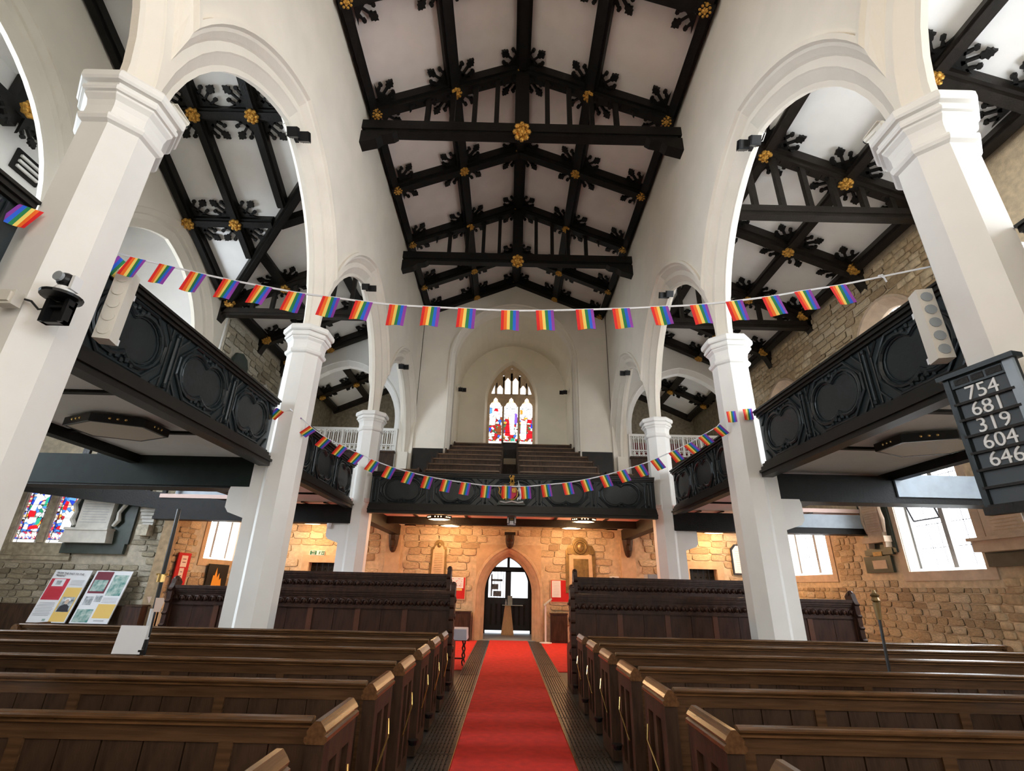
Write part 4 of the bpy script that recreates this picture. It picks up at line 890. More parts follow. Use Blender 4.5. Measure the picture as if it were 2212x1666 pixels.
plain_window('window_10', 'wide window of the side chapel outside the picture', 'glassc', lambda u, z, d: (-13.86+d, u, z), 3.6, 8.6, 3.4, 8.6, 4)
for k_, s_ in ((15, -1), (16, 1)): plain_window('window_%d' % k_, 'added light panel in the %s room beyond the aisle arch, hidden by the panelling' % ('left' if s_ < 0 else 'right'), 'fill_annex', lambda u, z, d, s_=s_: (s_*(9.26-d), u, z), 19.0, 22.6, 4.0, 6.6, 3)  # out of sight, added to brighten the annex ceilings
plain_window('window_11', 'tall window of the right aisle outside the picture, beside the viewer', 'glasss', lambda u, z, d: (9.26-d, u, z), 3.0, 6.4, 3.0, 8.4, 3)
plain_window('window_12', 'tall window of the right aisle behind the viewer', 'glasss', lambda u, z, d: (9.26-d, u, z), -3.0, .4, 3.0, 8.4, 3)
# ================================================================== FLOOR COVERINGS
t = thing('aisle_carpet', 'long red carpet runner up the middle of the nave to the entrance', 'carpet', (0,10,0))
MB().box(-.62,.62,1.0,18.2,.0,.014).build('runner', 'carpet', t)
t = thing('wide_carpet', 'red carpet spread either side of the aisle in front of the entrance', 'carpet', (0,15.2,0))
for s in (-1, 1): MB().box(*sorted((s*1.02, s*5.2)), 11.9, 18.05, 0, .012).build('carpet_piece', 'carpet', t)
for s, nm in ((-1,'left'),(1,'right')):
    t = thing('floor_grating', 'strip of iron heating grating along the %s edge of the red runner' % nm, 'grating', (s*.82, 10, 0), 'heating gratings')
    mb = MB()
    for k in range(9): mb.box(.0+.042*k, .026+.042*k, 0, 1.66, .004, .016)
    for k in range(12): mb.box(0, .37, .14*k, .14*k+.03, 0, .008)
    mb.box(-.01,.005,0,1.66,0,.02); mb.box(.365,.38,0,1.66,0,.02)
    me = mb.mesh('grating_panel', 'iron')
    for k in range(10): inst(me, 'grating_panel', Matrix.Translation((s*.64 if s > 0 else -1.01, 1.2+1.68*k, .0)), t)
    MB().tube([(s*.63,1.2,.012),(s*.63,18,.012)], .008, 5).build('brass_edge', 'brass', t)
# ================================================================== PEWS
ROWN = ['nearest row, only its top showing','second row from the camera','third row from the camera','fourth row from the camera','fifth row from the camera','sixth row from the camera','rear row before the tall dark pew']
PR = [2.0,3.03,4.08,5.08,6.10,7.10,8.08]
cap = MB(); PF = [(-.045,.90),(.045,.90),(.058,.912),(.058,.93),(.044,.938),(.05,.955),(.036,.975),(.014,1.0),(-.014,1.0),(-.036,.975),(-.05,.955),(-.044,.938),(-.058,.93),(-.058,.912)]
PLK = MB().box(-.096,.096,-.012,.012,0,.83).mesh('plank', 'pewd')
STL = MB().box(-.035,.035,-.02,.02,0,.84).mesh('stile', 'pew')
def pew(s, y, row):
    nm = ('left', '', 'right')[s+1]; xo = 3.66 if row < 2 else 7.25
    t = thing('pew', 'brown oak pew %s of the aisle, %s' % (nm, ROWN[row]), 'pew', (s*2.5, y+.25, 0), 'oak pews')
    x0, x1 = sorted((s*1.1, s*xo))
    mb = MB().prism([(y-.010,.955),(y-.024,.960),(y-.024,.968),(y-.010,.972),(y-.010,.977),(y-.030,.982),(y-.032,.992),(y-.016,.998),(y-.012,1.003),(y+.012,1.008),(y+.030,1.0),(y+.034,.985),(y+.028,.955)], lambda a, z: (x0,a,z), lambda a, z: (x1,a,z))
    mb.build('top_rail', 'pewr', t)
    MB().box(x0,x1,y-.004,y+.028,.885,.96).build('back_board', 'pew', t)
    if row < 4:
        n = int((x1-x0)/.2); wd = (x1-x0)/n
        for k in range(n):
            x = x0+wd*(k+.5)
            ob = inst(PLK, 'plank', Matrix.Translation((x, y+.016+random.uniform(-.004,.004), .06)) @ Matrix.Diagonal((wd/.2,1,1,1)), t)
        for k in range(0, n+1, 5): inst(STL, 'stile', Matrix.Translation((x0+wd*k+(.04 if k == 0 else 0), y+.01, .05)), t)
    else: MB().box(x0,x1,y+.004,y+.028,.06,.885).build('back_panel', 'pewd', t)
    segs = [(1.1, xo)] if row not in (1, 6) else ([(1.1,3.66)] if row == 1 else [(1.1,3.7),(4.5,xo)])
    for a, b in segs: MB().box(*sorted((s*a, s*b)), y+.03, y+.42, .42, .46).build('seat', 'pew', t)
    for a, xx in ((1.04, 'in'), (xo, 'out')):
        e = MB(); c = s*a if xx == 'out' else s*1.055
        y0, y1 = y-.06, y+.50
        # framed end: stiles, rails and a recessed board, capped by a moulded ridge
        for q0, q1, z0, z1 in ((y0,y0+.10,.04,.92),(y1-.10,y1,.04,.92),(y0+.1,y1-.1,.80,.92),(y0+.1,y1-.1,.04,.2),((y0+y1)/2-.035,(y0+y1)/2+.035,.2,.8)): e.box(c-.045,c+.045,q0,q1,z0,z1)
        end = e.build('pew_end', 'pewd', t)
        MB().box(c-.012,c+.012,y0+.1,y1-.1,.2,.8).build('recessed_panel', 'pewd', end)
        MB().prism([(c+u, z) for u, z in PF], lambda u, z: (u,y0-.01,z), lambda u, z: (u,y1+.01,z)).build('moulded_cap', 'pewc', end)
        if xx == 'in' and row:
            MB().tube([(c-s*.07,y0+.08,.44),(c-s*.075,y1-.14,.60),(c-s*.06,y1-.12,.70)], .008, 6).build('umbrella_rail', 'brass', end)
            MB().lathe([(.012,.26),(.04,.27),(.05,.30),(.05,.31)], c-s*.10, y1-.06, 10).build('drip_pan', 'blackmet', end)
    return t
for row, y in enumerate(PR):
    for s in (-1, 1): pew(s, y, row)
for (x, y, z, lb) in ((-1.55,3.9,.46,'cream seat cushion in the left pew, second row'),(1.5,4.95,.46,'cream seat cushion in the right pew, third row'),(1.6,3.9,.46,'cream seat cushion in the right pew, second row')):
    mb = MB().loft([[(x+.35*k*a,y-.13+.17*k*b,z+h) for a, b in ((-1,-1),(1,-1),(1,1),(-1,1))] for k, h in ((.95,0),(1,.02),(1,.05),(.92,.07))])
    o = mb.build('seat_cushion', 'cushion'); tag(o, lb, 'cushion', 'pew cushions'); o.location.y -= .42
# tall dark pews with carved friezes
LEAF = MB(); LEAF.ball((0,0,0), .045, .02, .05, 6, 4); LEAF.tube([(-.06,-.0,-.05),(-.03,-.015,.03),(.03,-.015,.03),(.06,0,-.05)], .014, 5); LEAF = LEAF.mesh('carved_leaf', 'tall', True)
def tall_pew(s, y, x0, x1, zt, label):
    t = thing('tall_pew', label, 'pew', (s*(x0+x1)/2, y+.3, 0), 'tall carved pews')
    a, b = sorted((s*x0, s*x1))
    mb = MB()
    for z0, z1, d in ((zt-.05,zt,.06),(zt-.09,zt-.05,.04),(zt-.12,zt-.09,.02)): mb.box(a,b,y-d,y+.05+d*.5,z0,z1)
    mb.build('cornice', 'tall', t)
    MB().box(a,b,y+.005,y+.05,zt-.30,zt-.12).build('frieze', 'tall', t); MB().box(a,b,y-.02,y+.05,zt-.32,zt-.29).build('frieze_rail', 'tall', t)
    n = int((b-a)/.135)
    for k in range(n): inst(LEAF, 'carved_leaf', Matrix.Translation((a+(b-a)*(k+.5)/n, y-.002, zt-.205)), t)
    m = max(2, int((b-a)/.42)); wd = (b-a)/m
    for k in range(m): MB().box(a+wd*k+.004, a+wd*(k+1)-.004, y+.012, y+.04, .1, zt-.31).build('plank', 'tall', t)
    for k in range(0, m+1, 2): MB().box(a+wd*k-.045, a+wd*k+.045, y-.004, y+.03, .1, zt-.31).build('stile', 'talll', t)
    MB().box(a,b,y+.05,y+.5,.42,.47).build('seat', 'tall', t)
    for c in (s*x0, s*x1):
        pts = [(y-.08,0),(y+.62,0),(y+.62,.62),(y+.55,.70)]
        for k in range(7):
            z = .74+(zt-.1-.74)*k/6; pts += [(y+.20+.06*(k == 0)*2, z), (y+.13, z+.04), (y+.19, z+.075)]
        pts += [(y+.14,zt),(y+.16,zt+.05),(y+.08,zt+.12),(y+.03,zt+.14),(y-.04,zt+.10),(y-.05,zt+.03),(y-.08,zt-.04)]
        for k in range(6, -1, -1):
            z = .3+(zt-.1-.3)*k/6; pts += [(y-.08, z+.06), (y-.115, z+.03), (y-.08, z)]
        e = MB().prism(pts, lambda v, z: (c-.04,v,z), lambda v, z: (c+.04,v,z)).build('carved_end', 'tall', t)
        mb = MB(); [mb.ball((c-s*.04*(1 if c == s*x0 else -1), y+.03, z), .03, .045, .06, 6, 4) for z in (zt-.15,zt-.42,.62)]; mb.build('carving', 'tall', e)
        MB().ball((c, y+.03, zt+.10), .055, .06, .06, 8, 6).build('poppyhead', 'tall', e)
        MB().box(c-.05,c+.05,y+.1,y+.5,.12,.5).build('kick_plate', 'tall', e)
tall_pew(-1, 9.7, 1.08, 6.15, 1.56, 'tall dark carved pew left of the aisle, nearer of the two')
tall_pew(1, 9.7, 1.08, 6.2, 1.56, 'tall dark carved pew right of the aisle, nearer of the two')
tall_pew(-1, 10.9, 1.30, 4.9, 1.87, 'tall dark carved pew left of the aisle, farther and higher')
tall_pew(1, 10.9, 1.30, 4.9, 1.87, 'tall dark carved pew right of the aisle, farther and higher')

# ================================================================== BUNTING
UP = [(-3.73,4.5),(-3.43,4.43),(-3.11,4.35),(-2.78,4.28),(-2.46,4.22),(-2.14,4.16),(-1.81,4.12),(-1.5,4.08),(-1.18,4.05),(-.87,4.04),(-.54,4.03),(-.14,4.02),(.18,4.03),(.55,4.05),(.89,4.07),(1.25,4.1),(1.62,4.13),(1.96,4.18),(2.31,4.24),(2.63,4.31),(2.98,4.38)]
LO = [(-3.89,4.4),(-3.6,4.17),(-3.31,3.99),(-3.01,3.86),(-2.71,3.73),(-2.42,3.61),(-2.13,3.51),(-1.8,3.43),(-1.48,3.36),(-1.16,3.31),(-.84,3.27),(-.49,3.23),(-.15,3.23),(.17,3.23),(.51,3.27),(.87,3.31),(1.18,3.37),(1.51,3.45),(1.81,3.54),(2.12,3.64),(2.4,3.75),(2.73,3.9),(3.01,4.04),(3.28,4.2),(3.57,4.37)]
def flag(parent, p, ang, tilt, w=.165, h=.205, flip=False, yaw=0., seed=0):
    r = random.Random(seed); mb = MB(); n = 12; th = .002
    ca, sa = math.cos(ang), math.sin(ang); ct, st = math.cos(ang*tilt), math.sin(ang*tilt); ph = r.uniform(0, 6)
    def pt(a, b, d):
        u = (a-.5)*w; x = u*ca+b*h*st; z = u*sa-b*h*ct; y = .012*b*math.sin(a*5+ph)+.02*b*r0+d
        return (p[0]+x*math.cos(yaw)-y*math.sin(yaw), p[1]+x*math.sin(yaw)+y*math.cos(yaw), p[2]+z)
    r0 = r.uniform(-1, 1)
    for k in range(6):
        mb.mi = 5-k if flip else k
        rings = []
        for q in range(5):
            b = q/4; rings.append([pt(k/6,b,0),pt((k+1)/6,b,0),pt((k+1)/6,b,th),pt(k/6,b,th)])
        mb.loft(rings)
    return mb.build('flag', [c[0] for c in FLAGC], parent)
def bunting(label, P, y, ends, extra, tilt=1.5):
    t = thing('bunting', label, 'bunting', (0, y, min(z for x, z in P)-.25), 'rainbow bunting')
    path = [ends[0]]+[(x, y, z) for x, z in P]+[ends[1]]
    mb = MB(); rings = [[(p[0],p[1]-.003,p[2]-.009),(p[0],p[1]+.003,p[2]-.009),(p[0],p[1]+.003,p[2]+.009),(p[0],p[1]-.003,p[2]+.009)] for p in path]
    mb.loft(rings); mb.build('ribbon', 'ribbon', t)
    for i, (x, z) in enumerate(P):
        a, b = P[max(0, i-1)], P[min(len(P)-1, i+1)]; ang = math.atan2(b[1]-a[1], b[0]-a[0])
        flag(t, (x, y-.006, z), ang, tilt, seed=i)
    for e in extra: flag(t, *e)
    return t
t = bunting('rainbow flag bunting strung between the two near pillars', UP, 3.95, ((-3.95,3.95,4.56),(4.0,3.95,4.64)), [((-4.0,4.12,4.58), -.3, 1, .165, .205, True, 1.2), ((-4.16,3.28,4.50), -.1, 3.5, .165, .205, True, .5)])
mb = MB().tube([(3.43,3.95,4.50),(3.44,3.93,4.47),(3.46,3.94,4.43)], .008, 5); mb.tube([(3.41,3.95,4.50),(3.45,3.95,4.51)], .014, 5); mb.build('knot', 'ribbon', t)
t = bunting('rainbow flag bunting drooping between the two middle pillars over the west gallery', LO, 8.35, ((-4.0,8.2,4.47),(3.72,8.2,4.55)), [((-4.15,8.17,4.44), -.5, 1.4, .165, .2, True), ((3.77,8.15,4.60), .1, .5, .165, .2), ((4.08,8.17,4.66), .1, .5, .165, .2)])

# ================================================================== LAMPS UNDER THE GALLERIES
def hexlamp(cx, cy, z, lit, label, r=.36, rot=0.):
    t = thing('ceiling_lamp', label, 'lamp', (cx, cy, z-.2), 'hexagonal gallery lamps')
    hx = lambda rr, zz: [(cx+rr*math.cos(rot+k*PI/3), cy+rr*.8*math.sin(rot+k*PI/3), zz) for k in range(6)]
    mb = MB().loft([hx(r,z-.13),hx(r+.015,z-.125),hx(r+.015,z-.02),hx(r,z-.015),hx(r-.03,z-.02),hx(r-.03,z-.13)], caps=False); mb.loft([hx(r-.03,z-.13), hx(r,z-.13)], caps=False); mb.build('frame', 'blackmet', t)
    MB().loft([hx(r-.03,z-.125),hx(r-.03,z-.105)]).build('diffuser', 'diff_on' if lit else 'diff_off', t)
    MB().lathe([(.05,z-.1),(.05,z)], cx, cy, 8).build('stem', 'blackmet', t)
    mb = MB()
    for k in range(6):
        a = rot+(k+.5)*PI/3
        for d in (-.09, 0, .09):
            c, s = math.cos(a), math.sin(a); mb.ball((cx+(r*.87+.012)*c-d*s, cy+((r*.87+.012)*s+d*c)*.8, z-.07), .017, .017, .017, 6, 4)
    mb.build('pierced_light', 'bulb' if lit else 'brass', t)
    if lit:
        d = bpy.data.lights.new('lamp_light', 'POINT'); d.energy = LAMP_W; d.color = LAMP; d.shadow_soft_size = .15
        o = bpy.data.objects.new('lamp_light', d); COL.objects.link(o); o.parent = t; o.location = (0, 0, -.05)
    return t
hexlamp(-5.4, 6.4, 3.6, False, 'unlit hexagonal lamp under the left side gallery', .60, PI/6); hexlamp(5.45, 6.3, 3.6, False, 'unlit hexagonal lamp under the right side gallery', .60, PI/6)
for x, y, lb in ((-2.2,15.3,'lit hexagonal lamp left of the entrance, nearer the gallery front'),(-2.05,17.0,'lit hexagonal lamp left of the entrance, nearer the wall'),(2.15,15.1,'lit hexagonal lamp right of the entrance, nearer the gallery front'),(2.0,16.9,'lit hexagonal lamp right of the entrance, nearer the wall'),
                 (-6.9,15.4,'lit hexagonal lamp in the left aisle partly behind the middle pillar'),(-6.75,17.2,'lit hexagonal lamp in the left aisle by the fire exit'),(6.9,15.5,'lit hexagonal lamp in the right aisle beside the middle pillar'),(6.9,17.3,'lit hexagonal lamp in the right aisle above the studded door')):
    hexlamp(x, y, 3.62, True, lb, .36)

# ================================================================== EQUIPMENT ON WALLS AND PILLARS
def floodlight(p, s, label):
    t = thing('floodlight', label, 'floodlight', p, 'twin floodlights')
    x, y, z = p
    MB().box(x-.03,x+.03,y-.03,y+.12,z-.02,z+.12).build('bracket', 'blackmet', t)
    for k, (dx, dy, dz) in enumerate(((-s*.02,-.10,0),(-s*.16,.02,.03))):
        mb = MB().obox((x+dx,y+dy,z-.02+dz), V((.09,0,0)), V((0,.045,.03)), V((0,-.04,.07))); h = mb.build('housing', 'blackmet', t)
        MB().obox((x+dx,y+dy-.05,z-.05+dz), V((.075,0,0)), V((0,.004,.003)), V((0,-.035,.06))).build('lens', 'blackmet', h)
        mb = MB(); [mb.obox((x+dx+q*.03,y+dy+.06,z+.01+dz), V((.006,0,0)), V((0,.03,.02)), V((0,-.035,.06))) for q in (-2,-1,0,1,2)]; mb.build('cooling_fin', 'blackmet', h)
    MB().tube([(x,y-.03,z+.02),(x+s*.12,y-.1,z-.02),(x+s*.16,y-.16,z+.1),(x+s*.05,y-.12,z+.2)], .008, 5).build('cable', 'whitemet', t)
for p, s, lb in (((-3.98,6.30,8.83),-1,'black twin floodlight at the point of the near left arch'),((3.98,6.25,8.83),1,'black twin floodlight at the point of the near right arch'),((-3.98,11.0,8.83),-1,'black twin floodlight at the point of the second left arch'),((3.98,11.0,8.83),1,'black twin floodlight at the point of the second right arch'),
                 ((-3.98,15.75,8.72),-1,'black twin floodlight at the point of the far left arch'),((3.98,15.85,8.72),1,'black twin floodlight at the point of the far right arch'),((-2.28,19.5,9.4),-1,'small black floodlight on the left side of the tower recess'),((2.24,19.8,9.5),1,'small black floodlight on the right side of the tower recess')):
    floodlight(p, s, lb)
for s, nm in ((-1,'left'),(1,'right')):
    t = thing('security_camera', 'cream bullet security camera on the near %s capital' % nm, 'camera', (s*3.98,4.05,6.55), 'bullet cameras')
    MB().tube([(s*4.05,3.98,6.62),(s*4.0,4.22,6.60)], .035, 10).build('body', 'beige', t); MB().tube([(s*4.0,4.22,6.60),(s*3.998,4.235,6.60)], .026, 10).build('lens', 'blackmet', t); MB().obox((s*4.02,4.11,6.645), (.04,0,0), (0,.12,-.005), (0,0,.006)).build('sun_shield', 'beige', t); MB().box(*sorted((s*4.0,s*4.1)),3.98,4.06,6.5,6.62).build('mount', 'beige', t)
    t = thing('column_speaker', 'tall beige column loudspeaker on the near %s pillar in front of the gallery' % nm, 'loudspeaker', (s*3.93,4.12,3.68), 'column loudspeakers')
    c = V((s*3.90,4.10,4.05)); d = V((-s*.25,-.97,0)).normalized(); sd = V((d.y,-d.x,0))
    MB().obox(c, sd*.07, d*.075, V((0,0,.37))).build('cabinet', 'beige', t)
    for k in range(5): 
        q = c+d*.078 if s > 0 else c+d*.078
        MB().tube([q+V((0,0,-.28+.14*k)), q+d*.006+V((0,0,-.28+.14*k))], .05, 12).build('driver', 'grey' if s > 0 else 'beige', t)
    MB().obox(c-d*.12+V((0,0,.2)), sd*.03, d*.06, V((0,0,.03))).build('bracket', 'whitemet', t); MB().obox(c-d*.12-V((0,0,.3)), sd*.03, d*.06, V((0,0,.03))).build('bracket', 'whitemet', t)
MB_ = MB
t = thing('video_camera', 'black and white pan tilt video camera on a round bracket on the near left pillar', 'camera', (-3.74,3.40,3.5))
x, y = -3.66, 3.34
MB().lathe([(.05,3.66),(.135,3.67),(.14,3.69),(.12,3.70)], x, y, 20).build('shelf', 'blackmet', t)
MB().box(x-.09,x+.09,y+.04,y+.06,3.46,3.66).box(x-.09,x-.06,y-.02,y+.06,3.46,3.66).box(x+.06,x+.09,y-.02,y+.06,3.46,3.66).box(x-.09,x+.09,y+.0,y+.05,3.46,3.48).box(x-.09,x+.09,y+.0,y+.05,3.59,3.61).build('wall_bracket', 'blackmet', t)
MB().lathe([(.07,3.70),(.075,3.73),(.06,3.76)], x, y, 16).build('base', 'whitemet', t); mb = MB().obox((x+.07,y,3.80), (.012,0,0), (0,.04,0), (0,0,.06)); mb.build('yoke', 'whitemet', t)
MB().ball((x-.01,y-.01,3.83), .062, .062, .062, 14, 10).build('head', 'blackmet', t); MB().tube([(x-.015,y-.06,3.83),(x-.017,y-.085,3.83)], .04, 14).build('lens', 'grey', t)
MB().tube([(x-.1,y+.04,3.6),(x-.16,y+.02,3.58),(x-.22,y,3.64),(x-.28,y-.02,3.65)], .009, 6).build('cable', 'blackmet', t)
t = thing('junction_box', 'small cream junction box beside the video camera on the near left pillar', 'box', (-4.0,3.29,3.58)); MB().box(-4.05,-3.92,3.24,3.32,3.56,3.68).build('housing', 'beige', t); MB().box(-4.03,-3.94,3.225,3.24,3.58,3.66).build('lid', 'beige', t)
# hymn board
t = thing('hymn_board', 'dark hymn board with white numbers on the near right pillar', 'hymn board', (3.68,3.6,2.25))
o = V((3.66,3.88,0)); u = V((.12,-.55,0)).normalized(); n_ = V((-u.y*-1,0,0)); n_ = V((u.y, -u.x, 0)); n_ = n_ if n_.x < 0 else -n_
W = .52
Fh = lambda a, z, d: tuple(o+u*a+n_*d+V((0,0,z)))
def hb(nm, m, a0, a1, z0, z1, d0, d1): return MB().prism([(a0,z0),(a1,z0),(a1,z1),(a0,z1)], lambda a, z: Fh(a,z,d0), lambda a, z: Fh(a,z,d1)).build(nm, m, t)
hb('backboard', 'gal', 0, W, 2.30, 3.36, 0, .03); hb('stile', 'gal', 0, .045, 2.26, 3.36, .03, .06); hb('stile', 'blueboard', W-.07, W, 2.30, 3.36, .03, .06); hb('cornice', 'gal', -.03, W+.03, 3.36, 3.40, -.02, .09); hb('header', 'gal', .045, W-.07, 3.27, 3.36, .03, .05)
hb('header_panel', 'timberb', .08, .19, 3.29, 3.34, .05, .055); hb('header_panel', 'timberb', .21, .30, 3.29, 3.34, .05, .055); hb('header_panel', 'timberb', .32, .43, 3.29, 3.34, .05, .055)
for k, num in enumerate(('754','681','319','604','646',None,None)):
    z1 = 3.26-.138*k; hb('rail', 'timberb', .03, W-.05, z1-.138, z1-.118, .03, .065)
    if num:
        hb('slot_board', 'slate', .06, W-.08, z1-.118, z1, .03, .036)
        mx = frame(Fh((W-.02)/2, z1-.062, .042), u, (0,0,1), n_)
        text(num, 'whitemet', mx, .165, t, 'numbers', .004)
    else: hb('slot_board', 'slate', .05, W-.08, z1-.118, z1, .03, .034)
hb('foot', 'timberb', -.01, W, 2.24, 2.30, .0, .07)
# projector below the gallery front
t = thing('projector', 'black and white projector hung under the middle of the west gallery', 'projector', (-.03,13.6,3.2))
MB().box(-.14,.10,13.35,13.75,3.34,3.42).build('lid', 'grey', t); MB().box(-.13,.09,13.34,13.75,3.20,3.34).build('body', 'blackmet', t)
for x in (-.135,.055): MB().box(x,x+.04,13.30,13.34,3.21,3.35).build('side_cheek', 'whitemet', t)
MB().box(-.07,.03,13.31,13.34,3.17,3.26).build('front_grille', 'whitemet', t); MB().box(-.07,.03,13.325,13.335,3.28,3.33).build('lens', 'bronze', t); MB().box(-.04,.0,13.5,13.56,3.42,3.62).build('drop_bar', 'blackmet', t)
for x, lb in ((-.36,'left'),(.30,'right')):
    t = thing('dome_camera', 'little dark dome camera %s of the projector on the pink ceiling' % lb, 'camera', (x,13.9,3.5), 'dome cameras'); MB().lathe([(.05,3.64),(.05,3.60),(.045,3.58)], x, 13.9, 12).build('base', 'grey', t); MB().ball((x,13.9,3.57), .038, n=10, m=8).build('dome', 'blackmet', t)
t = thing('dome_camera', 'white dome camera beside the far left pillar under the gallery', 'camera', (-4.6,13.1,3.2), 'dome cameras'); MB().lathe([(.06,3.09),(.06,3.05),(.05,3.02)], -4.75, 13.2, 12).build('base', 'whitemet', t); MB().ball((-4.75,13.2,3.0), .055, n=10, m=8).build('dome', 'whitemet', t)
# ================================================================== MONUMENTS AND NOTICES
def lines(parent, F, u0, u1, z0, z1, n, m='greytext', h=.012, d=.004, name='inscription'):
    mb = MB(); r = random.Random(n)
    for k in range(n):
        z = z1-(z1-z0)*(k+.5)/n; q = r.uniform(.0,.18)*(u1-u0)
        mb.prism([(u0+q*.5,z-h/2),(u1-q*.5,z-h/2),(u1-q*.5,z+h/2),(u0+q*.5,z+h/2)], lambda u, v: F(u,v,0), lambda u, v: F(u,v,d))
    return mb.build(name, m, parent)
def pris(parent, name, m, F, poly, d0, d1): return MB().prism(poly, lambda u, z: F(u,z,d0), lambda u, z: F(u,z,d1)).build(name, m, parent)
R4 = lambda a, b, c, d: [(a,c),(b,c),(b,d),(a,d)]
# large marble memorial in the chapel
t = thing('wall_memorial', 'pale marble memorial on a dark green slab beside the stained glass', 'memorial', (-11.2,13.9,2.2), 'wall memorials')
FC = lambda u, z, d: (u, 14.0-.03-d, z)
pris(t,'backing_slab','greenslab',FC,R4(-12.02,-10.35,2.24,2.50),0,.10); pris(t,'backing_slab','greenslab',FC,R4(-11.98,-10.30,2.5,4.6),0,.06)
pris(t,'base','marble',FC,[(-11.96,2.50),(-10.72,2.50),(-10.76,2.82),(-11.88,2.82)],.06,.32); pris(t,'base_lip','marble',FC,R4(-11.9,-10.74,2.82,2.88),.06,.36)
tb = pris(t,'tablet','marble',FC,R4(-11.72,-10.86,2.88,4.2),.06,.22); lines(tb, lambda u, z, d: FC(u,z,.222+d), -11.66,-10.92,3.0,3.75,11)
for s in (-1, 1):
    c = -11.29+s*.52; MB().tube([FC(c,2.95,.15),FC(c+s*.10,3.1,.16),FC(c+s*.06,3.3,.16),FC(c+s*.16,3.5,.15),FC(c+s*.08,3.7,.14)], [.05,.07,.05,.06,.03], 7).build('scroll', 'marble', t)
t = thing('stone_bracket', 'weathered carved stone bracket on the grey wall beside the marble memorial', 'bracket', (-9.95,13.9,2.9))
mb = MB()
for k in range(5): mb.loft([[FC(-9.9+a*(.22-.02*k), 3.42-.09*k-(.08 if q else 0), .02+b*(.2-.03*k)) for a, b in ((-1,0),(1,0),(1,1),(-1,1))] for q in (0, 1)])
mb.build('moulded_courses', 'marble', t); MB().box(-10.05,-9.75,13.72,13.97,2.72,3.0).build('stump', 'sg2', t)
# right wall memorials
FW = lambda u, z, d: (9.3-.03-d, u, z)
t = thing('wall_memorial', 'sandstone memorial on black slate between the two right windows', 'memorial', (9.2,12.75,2.8), 'wall memorials')
pris(t,'backing_slab','greenslab',FW,R4(12.3,13.32,2.62,4.3),0,.05); pris(t,'backing_slab','greenslab',FW,R4(12.42,13.4,2.58,2.72),0,.07)
tb = pris(t,'tablet','dressp',FW,[(12.48,3.0),(13.0,3.0),(13.02,3.95),(12.9,4.12),(12.6,4.12),(12.46,3.95)],.05,.16); lines(tb, lambda u, z, d: FW(u,z,.162+d), 12.52,12.98,3.1,3.85,12,'dress')
pris(t,'shelf','dressp',FW,R4(12.36,13.16,2.86,3.0),.05,.24)
for u in (12.44,13.04): pris(t,'foot','dressp',FW,[(u-.05,2.86),(u+.05,2.86),(u+.03,2.74),(u-.03,2.74)],.05,.2)
for s in (-1,1): MB().tube([FW(12.74+s*.30,3.1,.12),FW(12.74+s*.36,3.4,.14),FW(12.74+s*.31,3.7,.14),FW(12.74+s*.36,3.95,.14),FW(12.74+s*.2,4.15,.12)], [.03,.05,.035,.06,.05], 7).build('side_carving', 'dressp', t)
t = thing('wall_plaque', 'small pale plaque on a black slate frame under the sandstone memorial', 'plaque', (9.2,12.9,2.1)); pris(t,'frame','greenslab',FW,R4(12.55,13.5,2.17,2.56),0,.06); pris(t,'plate','dressp',FW,R4(12.72,13.2,2.26,2.46),.06,.07); pris(t,'crest','bronze',FW,R4(12.78,13.1,2.56,2.66),0,.08)
t = thing('wall_memorial', 'broad sandstone memorial at the right edge below the hymn board', 'memorial', (9.2,9.5,2.3), 'wall memorials')
pris(t,'backing_slab','greenslab',FW,R4(8.6,10.0,2.2,2.46),0,.08); pris(t,'base','dressp',FW,R4(8.6,9.98,2.46,2.72),0,.30); pris(t,'base_lip','dressp',FW,R4(8.6,10.02,2.66,2.72),0,.36)
tb = pris(t,'tablet','dressp',FW,[(8.6,2.72),(9.72,2.72),(9.72,3.3),(9.5,3.36),(9.5,3.6),(8.6,3.6)],0,.2); lines(tb, lambda u, z, d: FW(u,z,.202+d), 8.8,9.55,2.8,3.3,8,'dress')
# left upper memorial
FL2 = lambda u, z, d: (-9.3+.03+d, u, z)
t = thing('wall_memorial', 'dark rounded memorial with a pale ledge high on the left stone wall', 'memorial', (-9.2,15,7.9), 'wall memorials'); pris(t,'slab','greenslab',FL2,[(14.6,7.8),(15.5,7.8),(15.5,8.4),(15.35,8.65),(15.05,8.75),(14.75,8.65),(14.6,8.4)],0,.1); pris(t,'ledge','marble',FL2,R4(14.6,15.5,7.75,7.95),.1,.35)
t = thing('wall_memorial', 'pale stone memorial with carved drapery high on the left wall beside the middle pillar', 'memorial', (-9.2,16.6,7.4), 'wall memorials'); pris(t,'tablet','marble',FL2,[(16.2,7.4),(17.3,7.4),(17.2,8.0),(16.75,8.35),(16.3,8.0)],0,.18)
mb = MB(); r = random.Random(2); [mb.ball(FL2(16.3+.9*r.random(),7.5+.5*r.random(),.22), .12, .12, .16, 7, 5) for k in range(9)]; mb.build('drapery', 'marble', t)
